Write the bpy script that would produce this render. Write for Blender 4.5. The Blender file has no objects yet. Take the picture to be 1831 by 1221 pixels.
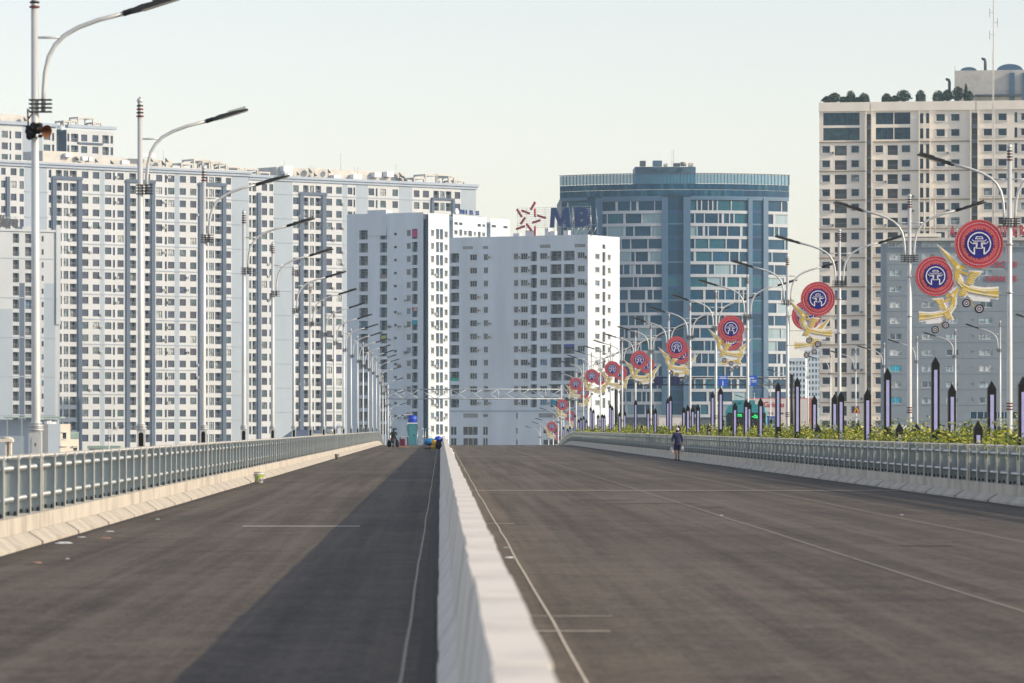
import bpy, math, random
from mathutils import Matrix, Vector
R = math.radians
rnd = random.Random(7)
sc = bpy.context.scene
col = sc.collection

# ---------------------------------------------------------------- camera, sky, sun, exposure
FPX, CX, CY, EYE = 8000.0, 788.0, 764.0, 1.65          # focal length and vanishing point in photo pixels, eye height
cam_d = bpy.data.cameras.new('camera'); cam = bpy.data.objects.new('camera', cam_d); col.objects.link(cam)
cam.location = (0, 0, EYE); cam.rotation_euler = (R(90), 0, 0)
cam_d.sensor_width = 36; cam_d.lens = FPX / 1831 * 36
cam_d.shift_x = (915.5 - CX) / 1831; cam_d.shift_y = (CY - 610.5) / 1831
cam_d.clip_start = 0.5; cam_d.clip_end = 9000
cam_d.dof.use_dof = True; cam_d.dof.focus_distance = 260; cam_d.dof.aperture_fstop = 5.6
sc.camera = cam

SUN_EL, SUN_AZ = 23.0, 109.0                            # azimuth clockwise from +Y (view direction)
w = bpy.data.worlds.new('World'); sc.world = w; w.use_nodes = True
nt = w.node_tree; bg = nt.nodes['Background']
sky = nt.nodes.new('ShaderNodeTexSky'); sky.sky_type = 'NISHITA'; sky.sun_disc = False
sky.sun_elevation = R(SUN_EL); sky.sun_rotation = R(SUN_AZ)
sky.air_density = 1.0; sky.dust_density = 0.65; sky.ozone_density = 1.0
hsv = nt.nodes.new('ShaderNodeHueSaturation'); hsv.inputs['Saturation'].default_value = .60      # white balance of the whole sky
tint = nt.nodes.new('ShaderNodeMix'); tint.data_type = 'RGBA'; tint.blend_type = 'MULTIPLY'; tint.inputs[0].default_value = 1; tint.inputs[7].default_value = (1.07, .985, .975, 1)
nt.links.new(sky.outputs[0], hsv.inputs['Color']); nt.links.new(hsv.outputs[0], tint.inputs[6]); nt.links.new(tint.outputs[2], bg.inputs[0]); bg.inputs[1].default_value = 0.13
sd = bpy.data.lights.new('sun', 'SUN'); so = bpy.data.objects.new('sun', sd); col.objects.link(so)
sd.energy = 3.1; sd.angle = R(0.53); sd.color = (1.0, 0.81, 0.57)
sv = Vector((math.sin(R(SUN_AZ)) * math.cos(R(SUN_EL)), math.cos(R(SUN_AZ)) * math.cos(R(SUN_EL)), math.sin(R(SUN_EL))))
so.rotation_euler = (-sv).to_track_quat('-Z', 'Y').to_euler(); so.location = (60, -40, 60)
sc.view_settings.view_transform = 'Standard'; sc.view_settings.look = 'None'
sc.view_settings.gamma = 1; sc.view_settings.exposure = 0.56
sc.cycles.volume_step_rate = 4; sc.cycles.volume_bounces = 1; sc.cycles.max_bounces = 6

# ---------------------------------------------------------------- helpers
def mat(name, c, rough=.7, metal=0., var=.12, vs=1.0, stretch=(1, 1, 1), bump=0., spec=.5, emit=None, estr=0., alpha=1., coat=0.):
    m = bpy.data.materials.new(name); m.use_nodes = True; t = m.node_tree; b = t.nodes['Principled BSDF']
    b.inputs['Roughness'].default_value = rough; b.inputs['Metallic'].default_value = metal
    b.inputs['Specular IOR Level'].default_value = spec
    if alpha < 1: b.inputs['Alpha'].default_value = alpha
    if coat: b.inputs['Coat Weight'].default_value = coat
    if emit: b.inputs['Emission Color'].default_value = (*emit, 1); b.inputs['Emission Strength'].default_value = estr
    if var > 0:
        tc = t.nodes.new('ShaderNodeTexCoord'); mp = t.nodes.new('ShaderNodeMapping'); mp.inputs['Scale'].default_value = stretch
        no = t.nodes.new('ShaderNodeTexNoise'); no.inputs['Scale'].default_value = vs; no.inputs['Detail'].default_value = 6; no.inputs['Roughness'].default_value = .62
        rp = t.nodes.new('ShaderNodeValToRGB'); rp.color_ramp.elements[0].position = .3; rp.color_ramp.elements[1].position = .7
        rp.color_ramp.elements[0].color = (*[x * (1 - var) for x in c], 1); rp.color_ramp.elements[1].color = (*[min(1, x * (1 + var)) for x in c], 1)
        t.links.new(tc.outputs['Object'], mp.inputs[0]); t.links.new(mp.outputs[0], no.inputs[0]); t.links.new(no.outputs[0], rp.inputs[0]); t.links.new(rp.outputs[0], b.inputs['Base Color'])
        if bump:
            bp = t.nodes.new('ShaderNodeBump'); bp.inputs['Strength'].default_value = bump; bp.inputs['Distance'].default_value = .02
            t.links.new(no.outputs[0], bp.inputs['Height']); t.links.new(bp.outputs[0], b.inputs['Normal'])
    else: b.inputs['Base Color'].default_value = (*c, 1)
    return m

def ramp_mat(name, stops, rough=.12, spec=.5, nv=(.55, 1.6)):
    """colour picked per object (curtains, blinds and dark rooms behind the panes differ from window to window)"""
    m = bpy.data.materials.new(name); m.use_nodes = True; t = m.node_tree; b = t.nodes['Principled BSDF']
    oi = t.nodes.new('ShaderNodeObjectInfo'); rp = t.nodes.new('ShaderNodeValToRGB'); rp.color_ramp.interpolation = 'CONSTANT'
    el = rp.color_ramp.elements
    el[0].position = stops[0][0]; el[0].color = (*stops[0][1], 1); el[1].position = stops[1][0]; el[1].color = (*stops[1][1], 1)
    for p, c in stops[2:]: e = el.new(p); e.color = (*c, 1)
    tc = t.nodes.new('ShaderNodeTexCoord'); no = t.nodes.new('ShaderNodeTexNoise'); no.inputs['Scale'].default_value = 1.3; no.inputs['Detail'].default_value = 3
    add = t.nodes.new('ShaderNodeVectorMath'); mul = t.nodes.new('ShaderNodeVectorMath'); mul.operation = 'MULTIPLY'; mul.inputs[1].default_value = (40, 40, 40)
    t.links.new(oi.outputs['Random'], mul.inputs[0]); t.links.new(tc.outputs['Object'], add.inputs[0]); t.links.new(mul.outputs[0], add.inputs[1])
    t.links.new(add.outputs[0], no.inputs[0]); t.links.new(oi.outputs['Random'], rp.inputs[0])
    mr = t.nodes.new('ShaderNodeMapRange'); mr.inputs[1].default_value = .35; mr.inputs[2].default_value = .65; mr.inputs[3].default_value = nv[0]; mr.inputs[4].default_value = nv[1]
    t.links.new(no.outputs[0], mr.inputs[0])
    hs = t.nodes.new('ShaderNodeHueSaturation'); t.links.new(rp.outputs[0], hs.inputs['Color']); t.links.new(mr.outputs[0], hs.inputs['Value'])
    t.links.new(hs.outputs[0], b.inputs['Base Color'])
    b.inputs['Roughness'].default_value = rough; b.inputs['Specular IOR Level'].default_value = spec
    return m

class MB:
    def __init__(s): s.v = []; s.f = []; s.m = []; s.s = []
    def face(s, pts, mi=0, sm=False):
        n = len(s.v); s.v += [tuple(p) for p in pts]; s.f.append(tuple(range(n, n + len(pts)))); s.m.append(mi); s.s.append(sm)
    def box(s, x0, x1, y0, y1, z0, z1, mi=0, skip=''):
        p = [(x0, y0, z0), (x1, y0, z0), (x1, y1, z0), (x0, y1, z0), (x0, y0, z1), (x1, y0, z1), (x1, y1, z1), (x0, y1, z1)]
        n = len(s.v); s.v += p
        for k, q in (('b', (3, 2, 1, 0)), ('t', (4, 5, 6, 7)), ('f', (0, 1, 5, 4)), ('r', (1, 2, 6, 5)), ('k', (2, 3, 7, 6)), ('l', (3, 0, 4, 7))):
            if k not in skip: s.f.append(tuple(n + i for i in q)); s.m.append(mi); s.s.append(False)
        return s
    def obox(s, M, sx, sy, sz, mi=0):
        n0 = len(s.v); s.box(-sx / 2, sx / 2, -sy / 2, sy / 2, -sz / 2, sz / 2, mi)
        for i in range(n0, len(s.v)): s.v[i] = tuple(M @ Vector(s.v[i]))
        return s
    def bar(s, a, b, wd, dp, mi=0):
        a = Vector(a); b = Vector(b); d = b - a
        M = Matrix.Translation((a + b) / 2) @ d.to_track_quat('Z', 'Y').to_matrix().to_4x4()
        return s.obox(M, wd, dp, d.length, mi)
    def tube(s, path, r, n=8, mi=0, cap=True):
        P = [Vector(p) for p in path]; rr = r if isinstance(r, (list, tuple)) else [r] * len(P)
        n0 = len(s.v); ref = None
        for i, p in enumerate(P):
            t = (P[min(i + 1, len(P) - 1)] - P[max(i - 1, 0)]).normalized()
            if ref is None: ref = Vector((1, 0, 0)) if abs(t.x) < .8 else Vector((0, 1, 0))
            a = (ref - t * ref.dot(t)).normalized(); bb = t.cross(a); ref = a
            for k in range(n):
                an = 2 * math.pi * k / n; s.v.append(tuple(p + a * (math.cos(an) * rr[i]) + bb * (math.sin(an) * rr[i])))
        for i in range(len(P) - 1):
            for k in range(n):
                s.f.append((n0 + i * n + k, n0 + i * n + (k + 1) % n, n0 + (i + 1) * n + (k + 1) % n, n0 + (i + 1) * n + k)); s.m.append(mi); s.s.append(True)
        if cap:
            s.f.append(tuple(n0 + k for k in reversed(range(n)))); s.m.append(mi); s.s.append(False)
            e = n0 + (len(P) - 1) * n; s.f.append(tuple(e + k for k in range(n))); s.m.append(mi); s.s.append(False)
        return s
    def prism(s, poly, y0, y1, mi=0, side=None):            # poly in x,z, extruded along y
        n = len(poly); b = len(s.v)
        s.v += [(p[0], y0, p[1]) for p in poly] + [(p[0], y1, p[1]) for p in poly]
        s.f.append(tuple(b + i for i in range(n))); s.m.append(mi); s.s.append(False)
        s.f.append(tuple(b + n + i for i in reversed(range(n)))); s.m.append(mi); s.s.append(False)
        for i in range(n):
            j = (i + 1) % n; s.f.append((b + j, b + i, b + n + i, b + n + j)); s.m.append(mi if side is None else side); s.s.append(False)
        return s
    def disc(s, cx, cz, r, y0, y1, n=32, mi=0, side=None):
        return s.prism([(cx + r * math.cos(2 * math.pi * k / n), cz + r * math.sin(2 * math.pi * k / n)) for k in range(n)], y0, y1, mi, side)
    def ring(s, cx, cz, r0, r1, y0, y1, n=40, mi=0, a0=0, a1=360):
        for k in range(n):
            A = R(a0 + (a1 - a0) * k / n); B = R(a0 + (a1 - a0) * (k + 1) / n)
            s.prism([(cx + r0 * math.cos(A), cz + r0 * math.sin(A)), (cx + r1 * math.cos(A), cz + r1 * math.sin(A)), (cx + r1 * math.cos(B), cz + r1 * math.sin(B)), (cx + r0 * math.cos(B), cz + r0 * math.sin(B))], y0, y1, mi)
        return s
    def ball(s, c, r, n=12, mi=0, sc_=(1, 1, 1)):
        rows = max(4, n // 2); path = []
        n0 = len(s.v)
        for i in range(rows + 1):
            ph = math.pi * i / rows
            for k in range(n):
                an = 2 * math.pi * k / n
                s.v.append((c[0] + r * sc_[0] * math.sin(ph) * math.cos(an), c[1] + r * sc_[1] * math.sin(ph) * math.sin(an), c[2] - r * sc_[2] * math.cos(ph)))
        for i in range(rows):
            for k in range(n):
                s.f.append((n0 + i * n + k, n0 + i * n + (k + 1) % n, n0 + (i + 1) * n + (k + 1) % n, n0 + (i + 1) * n + k)); s.m.append(mi); s.s.append(True)
        return s
    def mesh(s, name, mats):
        me = bpy.data.meshes.new(name); me.from_pydata(s.v, [], s.f)
        for m in (mats if isinstance(mats, (list, tuple)) else [mats]): me.materials.append(m)
        me.polygons.foreach_set('material_index', s.m); me.polygons.foreach_set('use_smooth', s.s); me.update()
        return me
    def build(s, name, mats, parent=None, M=None): return place(name, s.mesh(name, mats), parent, M)

WM = {}                                                     # world matrix of every parent
def place(name, me, parent=None, M=None):
    o = bpy.data.objects.new(name, me); col.objects.link(o)
    M = M if M is not None else Matrix.Identity(4)
    WM[o] = M
    if parent is not None: o.parent = parent; o.matrix_basis = WM[parent].inverted() @ M
    else: o.matrix_basis = M
    return o
def part(name, mb, mats, parent):                           # a part whose vertices are in its parent's space
    return place(name, mb if isinstance(mb, bpy.types.Mesh) else mb.mesh(name, mats), parent, WM[parent])
def tag(o, label, cat, group=None):
    o['label'] = label; o['category'] = cat
    if group: o['group'] = group
    return o
def kind(o, k): o['kind'] = k; return o
def thing(name, M, label, cat, group=None):
    o = place(name, None, None, M if isinstance(M, Matrix) else Matrix.Translation(M)); o.empty_display_size = .3
    return tag(o, label, cat, group)
def dup(o, M, label=None):
    c = o.copy(); col.objects.link(c); c.matrix_basis = M; WM[c] = M
    if label: c['label'] = label
    for ch in list(o.children):
        d = ch.copy(); col.objects.link(d); d.parent = c; d.matrix_basis = ch.matrix_basis.copy()
        for g in list(ch.children):
            e = g.copy(); col.objects.link(e); e.parent = d; e.matrix_basis = g.matrix_basis.copy()
    return c
T = lambda x, y, z: Matrix.Translation((x, y, z))
RZ = lambda a: Matrix.Rotation(R(a), 4, 'Z')
def ordn(i):
    L = ['first', 'second', 'third', 'fourth', 'fifth', 'sixth', 'seventh', 'eighth', 'ninth', 'tenth', 'eleventh', 'twelfth', 'thirteenth', 'fourteenth', 'fifteenth', 'sixteenth', 'seventeenth', 'eighteenth', 'nineteenth']
    k = i + 1
    if k < 20: return L[i]
    t = {2: 'twenty', 3: 'thirty', 4: 'forty', 5: 'fifty', 6: 'sixty'}[k // 10]
    return t[:-1] + 'ieth' if k % 10 == 0 else t + '-' + L[k % 10 - 1]
def text_mesh(body, mats, size=1., extrude=.05, offset=0., shear=0.):
    cu = bpy.data.curves.new('letters', 'FONT'); cu.body = body; cu.size = size; cu.extrude = extrude; cu.offset = offset; cu.shear = shear; cu.resolution_u = 3
    o = bpy.data.objects.new('letters', cu); col.objects.link(o); bpy.context.view_layer.update()
    me = bpy.data.meshes.new_from_object(o.evaluated_get(bpy.context.evaluated_depsgraph_get())); bpy.data.objects.remove(o)
    me.materials.clear()
    for m in (mats if isinstance(mats, list) else [mats]): me.materials.append(m)
    for v in me.vertices: v.co = Vector((v.co.x, -v.co.z, v.co.y))        # stand it up in x,z facing -y
    return me
def fit(me, x0, x1, z0, z1, y=0):                           # stretch letters into a box
    xs = [v.co.x for v in me.vertices]; zs = [v.co.z for v in me.vertices]
    a, b, c, d = min(xs), max(xs), min(zs), max(zs)
    for v in me.vertices:
        v.co.x = x0 + (v.co.x - a) / (b - a) * (x1 - x0); v.co.z = z0 + (v.co.z - c) / max(1e-6, d - c) * (z1 - z0); v.co.y += y
    return me
def px(x, y, D): return Vector(((x - CX) / FPX * D, D, EYE + (CY - y) / FPX * D))   # point seen at a photo pixel, D metres ahead
def zdeck(y):                                               # the deck runs level, crests and drops to street level
    if y < 415: return 0.
    if y < 475: return -(y - 415) ** 2 / 2400
    return max(-6., -1.5 - (y - 475) * .05)
GZ = -6.3

# ---------------------------------------------------------------- materials
M = {}
def asphalt(name, c0, c1):
    m = bpy.data.materials.new(name); m.use_nodes = True; t = m.node_tree; b = t.nodes['Principled BSDF']; L = t.links.new
    tc = t.nodes.new('ShaderNodeTexCoord')
    def noise(scale, st, det=5, rough=.6):
        mp = t.nodes.new('ShaderNodeMapping'); mp.inputs['Scale'].default_value = st
        n = t.nodes.new('ShaderNodeTexNoise'); n.inputs['Scale'].default_value = scale; n.inputs['Detail'].default_value = det; n.inputs['Roughness'].default_value = rough
        L(tc.outputs['Object'], mp.inputs[0]); L(mp.outputs[0], n.inputs[0]); return n.outputs[0]
    streak = noise(1.0, (2.1, .016, 1), 6, .68); patch = noise(.16, (1, .35, 1), 6, .65); fine = noise(7, (1, .6, 1), 8, .75); cross = noise(1., (.05, .55, 1), 4)
    def mix(a, b_, f):
        x = t.nodes.new('ShaderNodeMix'); x.data_type = 'FLOAT'; x.inputs[0].default_value = f; L(a, x.inputs[2]); L(b_, x.inputs[3]); return x.outputs[0]
    mid = noise(1.1, (1, .8, 1), 7, .7)
    speck = noise(24, (1, .5, 1), 3, .8)
    v = mix(mix(mix(mix(mix(streak, patch, .38), cross, .14), mid, .22), fine, .30), speck, .22)
    rp = t.nodes.new('ShaderNodeValToRGB'); rp.color_ramp.elements[0].position = .44; rp.color_ramp.elements[1].position = .56
    rp.color_ramp.elements[0].color = (*c0, 1); rp.color_ramp.elements[1].color = (*c1, 1); L(v, rp.inputs[0]); L(rp.outputs[0], b.inputs['Base Color'])
    b.inputs['Roughness'].default_value = .82; b.inputs['Specular IOR Level'].default_value = .3
    bp = t.nodes.new('ShaderNodeBump'); bp.inputs['Strength'].default_value = .5; bp.inputs['Distance'].default_value = .03; L(fine, bp.inputs['Height']); L(bp.outputs[0], b.inputs['Normal'])
    return m
M['asphalt'] = asphalt('asphalt', (.040, .034, .028), (.158, .135, .109))
M['street'] = asphalt('street_asphalt', (.05, .05, .05), (.10, .10, .10))
def concrete(name, c, dirt=.35):
    m = bpy.data.materials.new(name); m.use_nodes = True; t = m.node_tree; b = t.nodes['Principled BSDF']; L = t.links.new
    tc = t.nodes.new('ShaderNodeTexCoord'); mp = t.nodes.new('ShaderNodeMapping'); mp.inputs['Scale'].default_value = (5, 5, .5)
    n = t.nodes.new('ShaderNodeTexNoise'); n.inputs['Scale'].default_value = 1.2; n.inputs['Detail'].default_value = 8; n.inputs['Roughness'].default_value = .7
    n2 = t.nodes.new('ShaderNodeTexNoise'); n2.inputs['Scale'].default_value = .9; n2.inputs['Detail'].default_value = 6
    L(tc.outputs['Object'], mp.inputs[0]); L(mp.outputs[0], n.inputs[0]); L(tc.outputs['Object'], n2.inputs[0])
    ad = t.nodes.new('ShaderNodeMath'); ad.operation = 'ADD'; L(n.outputs[0], ad.inputs[0]); L(n2.outputs[0], ad.inputs[1])
    rp = t.nodes.new('ShaderNodeValToRGB'); rp.color_ramp.elements[0].position = .78 / 2 + .0; rp.color_ramp.elements[1].position = 1.08 / 2
    rp.color_ramp.elements[0].color = (*[x * (1 - dirt) for x in c], 1); rp.color_ramp.elements[1].color = (*c, 1)
    h = t.nodes.new('ShaderNodeMath'); h.operation = 'MULTIPLY'; h.inputs[1].default_value = .5; L(ad.outputs[0], h.inputs[0]); L(h.outputs[0], rp.inputs[0]); L(rp.outputs[0], b.inputs['Base Color'])
    b.inputs['Roughness'].default_value = .85
    bp = t.nodes.new('ShaderNodeBump'); bp.inputs['Strength'].default_value = .3; bp.inputs['Distance'].default_value = .02; L(n2.outputs[0], bp.inputs['Height']); L(bp.outputs[0], b.inputs['Normal'])
    return m
M['concrete'] = concrete('parapet_concrete', (.52, .49, .43), .35)
M['median'] = concrete('median_concrete', (.74, .72, .67), .25)
M['galv'] = mat('galvanised_steel', (.46, .50, .51), .42, .75, .18, 4, bump=.0)
M['plate'] = mat('galvanised_plate', (.33, .39, .40), .5, .4, .25, 3, (1, 1, .4))
M['flange'] = mat('zinc_flange', (.50, .52, .50), .5, .3, .15, 4)
M['cap'] = mat('white_post_cap', (.66, .64, .60), .6, 0, .1, 5)
M['pole'] = mat('painted_pole', (.55, .59, .61), .45, .25, .14, 3, (1, 1, .25))
M['gant'] = mat('gantry_paint', (.42, .48, .54), .5, .1, .12, 3)
M['rust'] = mat('rusty_metal', (.16, .07, .035), .8, .2, .4, 8)
M['lamp'] = mat('lamp_housing', (.025, .03, .035), .45, .3, .2, 6)
M['black'] = mat('black_metal', (.004, .0045, .006), .5, .2, .2, 4)
M['hole'] = mat('dark_cavity', (.004, .004, .004), .9, 0, 0)
M['ringred'] = mat('dark_red_ring', (.16, .03, .035), .5, 0, .15, 5)
M['amber'] = mat('amber_glass', (.75, .33, .02), .25, 0, .1, 5)
M['lens'] = mat('lamp_lens', (.6, .6, .55), .3, 0, .05, 5)
M['violet'] = mat('violet_light_panel', (.36, .37, .62), .35, 0, .12, 3, emit=(.36, .38, .8), estr=.10)
M['red'] = mat('emblem_red', (.42, .032, .058), .45, 0, .12, 5)
M['pinkr'] = mat('emblem_pink', (.62, .19, .21), .45, 0, .1, 5)
M['blue'] = mat('emblem_blue', (.004, .009, .20), .5, 0, .1, 4)
M['white'] = mat('white_paint', (.72, .75, .80), .5, 0, .06, 3)
M['gold'] = mat('gold_paint', (.56, .42, .08), .45, .1, .18, 6)
M['gold2'] = mat('pale_gold_paint', (.66, .56, .26), .5, 0, .12, 6)
M['cream'] = mat('cream_enamel', (.74, .70, .50), .5, 0, .08, 6)
M['lilac'] = mat('lilac_panel', (.50, .50, .62), .5, 0, .08, 4)
M['soil'] = mat('soil', (.07, .05, .035), .95, 0, .4, 3, bump=.6)
M['leaf'] = ramp_mat('leaves', [(0, (.10, .15, .02)), (.5, (.12, .17, .02))], .6)
M['chalk'] = mat('chalk_line', (.40, .38, .33), .9, 0, .25, 6)
M['joint'] = mat('sealed_joint', (.34, .31, .25), .9, 0, .3, 2)
M['tar'] = mat('dark_patch', (.035, .03, .026), .8, 0, .3, 2)
M['skin'] = mat('skin', (.33, .17, .10), .6, 0, .08, 8)
M['navy'] = mat('navy_cloth', (.012, .020, .085), .85, 0, .25, 14)
M['darkcloth'] = mat('black_cloth', (.012, .012, .016), .9, 0, .3, 14)
M['capcloth'] = mat('pale_cap_cloth', (.58, .52, .55), .85, 0, .1, 14)
M['bag'] = mat('white_plastic_bag', (.62, .63, .64), .45, 0, .12, 9)
M['bagg'] = mat('green_plastic_bag', (.05, .16, .09), .45, 0, .5, 9)
M['tank'] = mat('blue_plastic', (.006, .055, .48), .4, 0, .12, 4)
M['teal'] = mat('teal_plastic', (.05, .22, .27), .5, 0, .15, 3)
M['tarp'] = mat('blue_tarpaulin', (.02, .22, .50), .5, 0, .35, 4)
M['yellow'] = mat('yellow_plastic', (.62, .36, .02), .5, 0, .15, 5)
M['magenta'] = mat('maroon_frame', (.20, .03, .07), .55, 0, .2, 5)
M['wood'] = mat('pallet_wood', (.33, .21, .15), .85, 0, .3, 5)
M['ground'] = mat('city_ground', (.30, .28, .25), .95, 0, .3, .02)
glassA = ramp_mat('window_glass', [(0, (.006, .018, .050)), (.22, (.010, .032, .085)), (.42, (.010, .042, .078)), (.58, (.018, .030, .075)), (.74, (.022, .066, .09)), (.88, (.07, .11, .14)), (.96, (.24, .28, .30))], .12, .3)
glassD = ramp_mat('dark_window_glass', [(0, (.012, .018, .028)), (.3, (.02, .028, .042)), (.55, (.035, .045, .055)), (.75, (.05, .04, .05)), (.9, (.09, .11, .12)), (.97, (.05, .14, .25))], .3)
glassC = ramp_mat('curtain_wall_glass', [(0, (.003, .040, .095)), (.3, (.005, .060, .13)), (.6, (.004, .048, .11)), (.8, (.016, .10, .15)), (.95, (.007, .072, .155))], .12, .15, (.85, 1.18))
glassB = mat('blinds_glass', (.22, .34, .40), .2, 0, .15, .6, (3, 3, .2))
glassW = ramp_mat('curtained_glass', [(0, (.30, .36, .40)), (.35, (.42, .47, .50)), (.6, (.24, .33, .38)), (.8, (.10, .15, .19)), (.94, (.04, .07, .1))], .3)
M['frame_d'] = mat('dark_window_frame', (.05, .065, .08), .5, .2, .1, 2)
M['frame_w'] = mat('white_window_frame', (.66, .67, .66), .5, 0, .06, 2)
M['railing'] = mat('balcony_railing', (.22, .24, .26), .5, .3, .1, 2)
M['wallA'] = mat('white_render', (.49, .53, .57), .85, 0, .07, .12, (1, 1, .4))
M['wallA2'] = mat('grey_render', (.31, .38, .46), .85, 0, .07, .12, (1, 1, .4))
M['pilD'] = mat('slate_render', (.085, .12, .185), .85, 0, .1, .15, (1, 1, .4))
M['wallC'] = mat('chalky_white_render', (.58, .665, .745), .85, 0, .12, .2, (1, 1, .15))  # blue of skylit shade mixed into the white base colour
M['wallB'] = mat('pale_grey_render', (.43, .48, .53), .85, 0, .08, .2, (1, 1, .2))
M['wallF'] = mat('cream_render', (.82, .78, .70), .85, 0, .08, .2, (1, 1, .2))
M['bandF'] = mat('brown_band', (.30, .24, .18), .85, 0, .1, .5)
M['wallG'] = mat('slate_cladding', (.21, .26, .31), .6, 0, .08, .25)
M['wallE'] = mat('tower_spandrel', (.42, .47, .53), .6, 0, .06, .3)
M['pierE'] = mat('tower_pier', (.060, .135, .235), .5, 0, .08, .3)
M['cornice'] = mat('blue_grey_cornice', (.33, .40, .50), .8, 0, .08, .3)
M['roofgear'] = mat('roof_equipment', (.50, .50, .48), .7, 0, .15, .5)
M['roofdark'] = mat('dark_roof_equipment', (.07, .09, .12), .6, .2, .2, .5)
M['house'] = mat('cream_house_render', (.66, .62, .54), .85, 0, .1, .4)
M['green'] = mat('green_metal_roof', (.28, .40, .36), .7, 0, .2, .5)
M['signred'] = mat('sign_red', (.42, .03, .06), .5, 0, .1, 1)
M['signblue'] = mat('sign_blue', (.002, .026, .17), .45, 0, .12, .4)
M['script'] = mat('script_letters', (.012, .016, .035), .5, 0, .1, 1)
M['roadblue'] = mat('road_sign_blue', (.01, .10, .55), .4, 0, .06, 1)
M['foliage'] = ramp_mat('roof_foliage', [(0, (.035, .07, .055)), (.5, (.05, .085, .05))], .7)

# ---------------------------------------------------------------- road, ground, second carriageway
def strip(name, xs, y0, y1, m, lift=0., step=6., base=zdeck):
    mb = MB(); ys = [y0]
    while ys[-1] < y1: ys.append(min(y1, ys[-1] + step))
    for a, b in zip(ys, ys[1:]):
        for x0, x1 in zip(xs, xs[1:]):
            mb.face([(x0, a, base(a) + lift), (x1, a, base(a) + lift), (x1, b, base(b) + lift), (x0, b, base(b) + lift)])
    return mb.build(name, m)
g = MB(); g.face([(-1900, -150, GZ), (1900, -150, GZ), (1900, 3300, GZ), (-1900, 3300, GZ)])
kind(g.build('ground', M['ground']), 'structure')
def slab(name, x0, x1, y0, y1, m, thick=1.4):               # a deck with thickness
    mb = MB(); ys = [y0]
    while ys[-1] < y1: ys.append(min(y1, ys[-1] + 5))
    for a, b in zip(ys, ys[1:]):
        za, zb = zdeck(a), zdeck(b)
        mb.face([(x0, a, za), (x1, a, za), (x1, b, zb), (x0, b, zb)])
        ta, tb = max(GZ - .2, za - thick), max(GZ - .2, zb - thick)
        mb.face([(x0, a, ta), (x0, b, tb), (x1, b, tb), (x1, a, ta)])
        mb.face([(x0, a, ta), (x0, a, za), (x0, b, zb), (x0, b, tb)]); mb.face([(x1, a, za), (x1, a, ta), (x1, b, tb), (x1, b, zb)])
    mb.face([(x0, y0, zdeck(y0)), (x0, y0, zdeck(y0) - thick), (x1, y0, zdeck(y0) - thick), (x1, y0, zdeck(y0))])
    return mb.build(name, m)
road = kind(slab('bridge_road', -6.25, 12.62, -40, 700, M['asphalt']), 'structure')
street = kind(slab('neighbouring_road', 14.75, 36.0, -40, 900, M['street']), 'structure')
def line_piece(name, x0, x1, y0, y1, m, wob=0., z=.004, par=road):
    mb = MB(); n = max(1, int((y1 - y0) / 4)); wv = x1 - x0; xc = (x0 + x1) / 2; pv = None
    for i in range(n + 1):
        y = y0 + (y1 - y0) * i / n; x = xc + wob * math.sin(y * .21) * .5 + wob * rnd.uniform(-.5, .5)
        c = ((x - wv / 2, y, zdeck(y) + z), (x + wv / 2, y, zdeck(y) + z))
        if pv: mb.face([pv[0], pv[1], c[1], c[0]])
        pv = c
    return mb.build(name, m, par)
line_piece('chalk_line', -.272, -.250, 22, 430, M['chalk'], .012)
line_piece('chalk_line', .935, .960, 22, 430, M['chalk'], .02)
line_piece('chalk_line', 5.192, 5.214, 24, 430, M['chalk'], .02)
line_piece('chalk_line', 8.35, 8.37, 60, 190, M['chalk'], .03)
line_piece('joint_strip', .62, 11.95, 116.6, 117.4, M['joint'])
line_piece('joint_strip', -5.6, -.08, 139.5, 139.9, M['joint'])
line_piece('paint_stroke', -3.3, -1.35, 74.4, 74.75, M['cap'], z=.005)
line_piece('joint_strip', .62, 1.37, 36.1, 36.25, M['chalk'])
line_piece('joint_strip', .62, 1.5, 39.0, 39.12, M['joint'])
line_piece('joint_strip', .66, 1.25, 76.5, 76.8, M['joint'])
line_piece('joint_strip', .66, 11.9, 255, 256, M['joint'])
line_piece('joint_strip', -5.6, -.05, 255, 256, M['joint'])
for x0, x1, y0 in ((3.6, 5.6, 96.5), (5.2, 5.9, 92), (2.9, 4.4, 101), (-5, -3, 190), (-4.4, -2.6, 240), (7.0, 9.2, 150), (6.4, 7.1, 62)):
    line_piece('tar_patch', x0, x1, y0, y0 + .5, M['tar'])
line_piece('gutter', 11.7, 12.08, 20, 430, M['tar'], .06, z=.003)
line_piece('gutter', -5.62, -5.48, 20, 430, M['tar'], .06, z=.003)
for x in (-.16, ): line_piece('tar_seam', x, x + .1, 22, 330, M['tar'], .02, z=.003)

# median barrier: cast segments, slightly out of line with one another
med = thing('median_barrier', (.27, 25, 0), 'pale concrete median barrier running up the middle of the road', 'barrier')
prof = [(-.29, 0), (-.29, .07), (-.17, .27), (-.10, .86), (.10, .86), (.17, .27), (.29, .07), (.29, 0)]
def seg_mesh(i):
    mb = MB(); r2 = random.Random(i); n = len(prof); LN = 2.96
    pv = None; ys = [0, .03, .9, 1.8, 2.93, LN]
    rows = []
    for j, y in enumerate(ys):
        e = .93 if j in (0, len(ys) - 1) else 1.
        rows.append([(p[0] * e + r2.uniform(-.004, .004) * (p[1] > .1), y, p[1] * (1 if j not in (0, 5) else .985) + r2.uniform(-.003, .003) * (p[1] > .3)) for p in prof])
    for a, b in zip(rows, rows[1:]):
        for k in range(n - 1): mb.face([a[k], b[k], b[k + 1], a[k + 1]])
    mb.face(rows[0]); mb.face(rows[-1][::-1])
    return mb.mesh('barrier_segment', M['median'])
segs = [seg_mesh(i) for i in range(7)]
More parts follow.
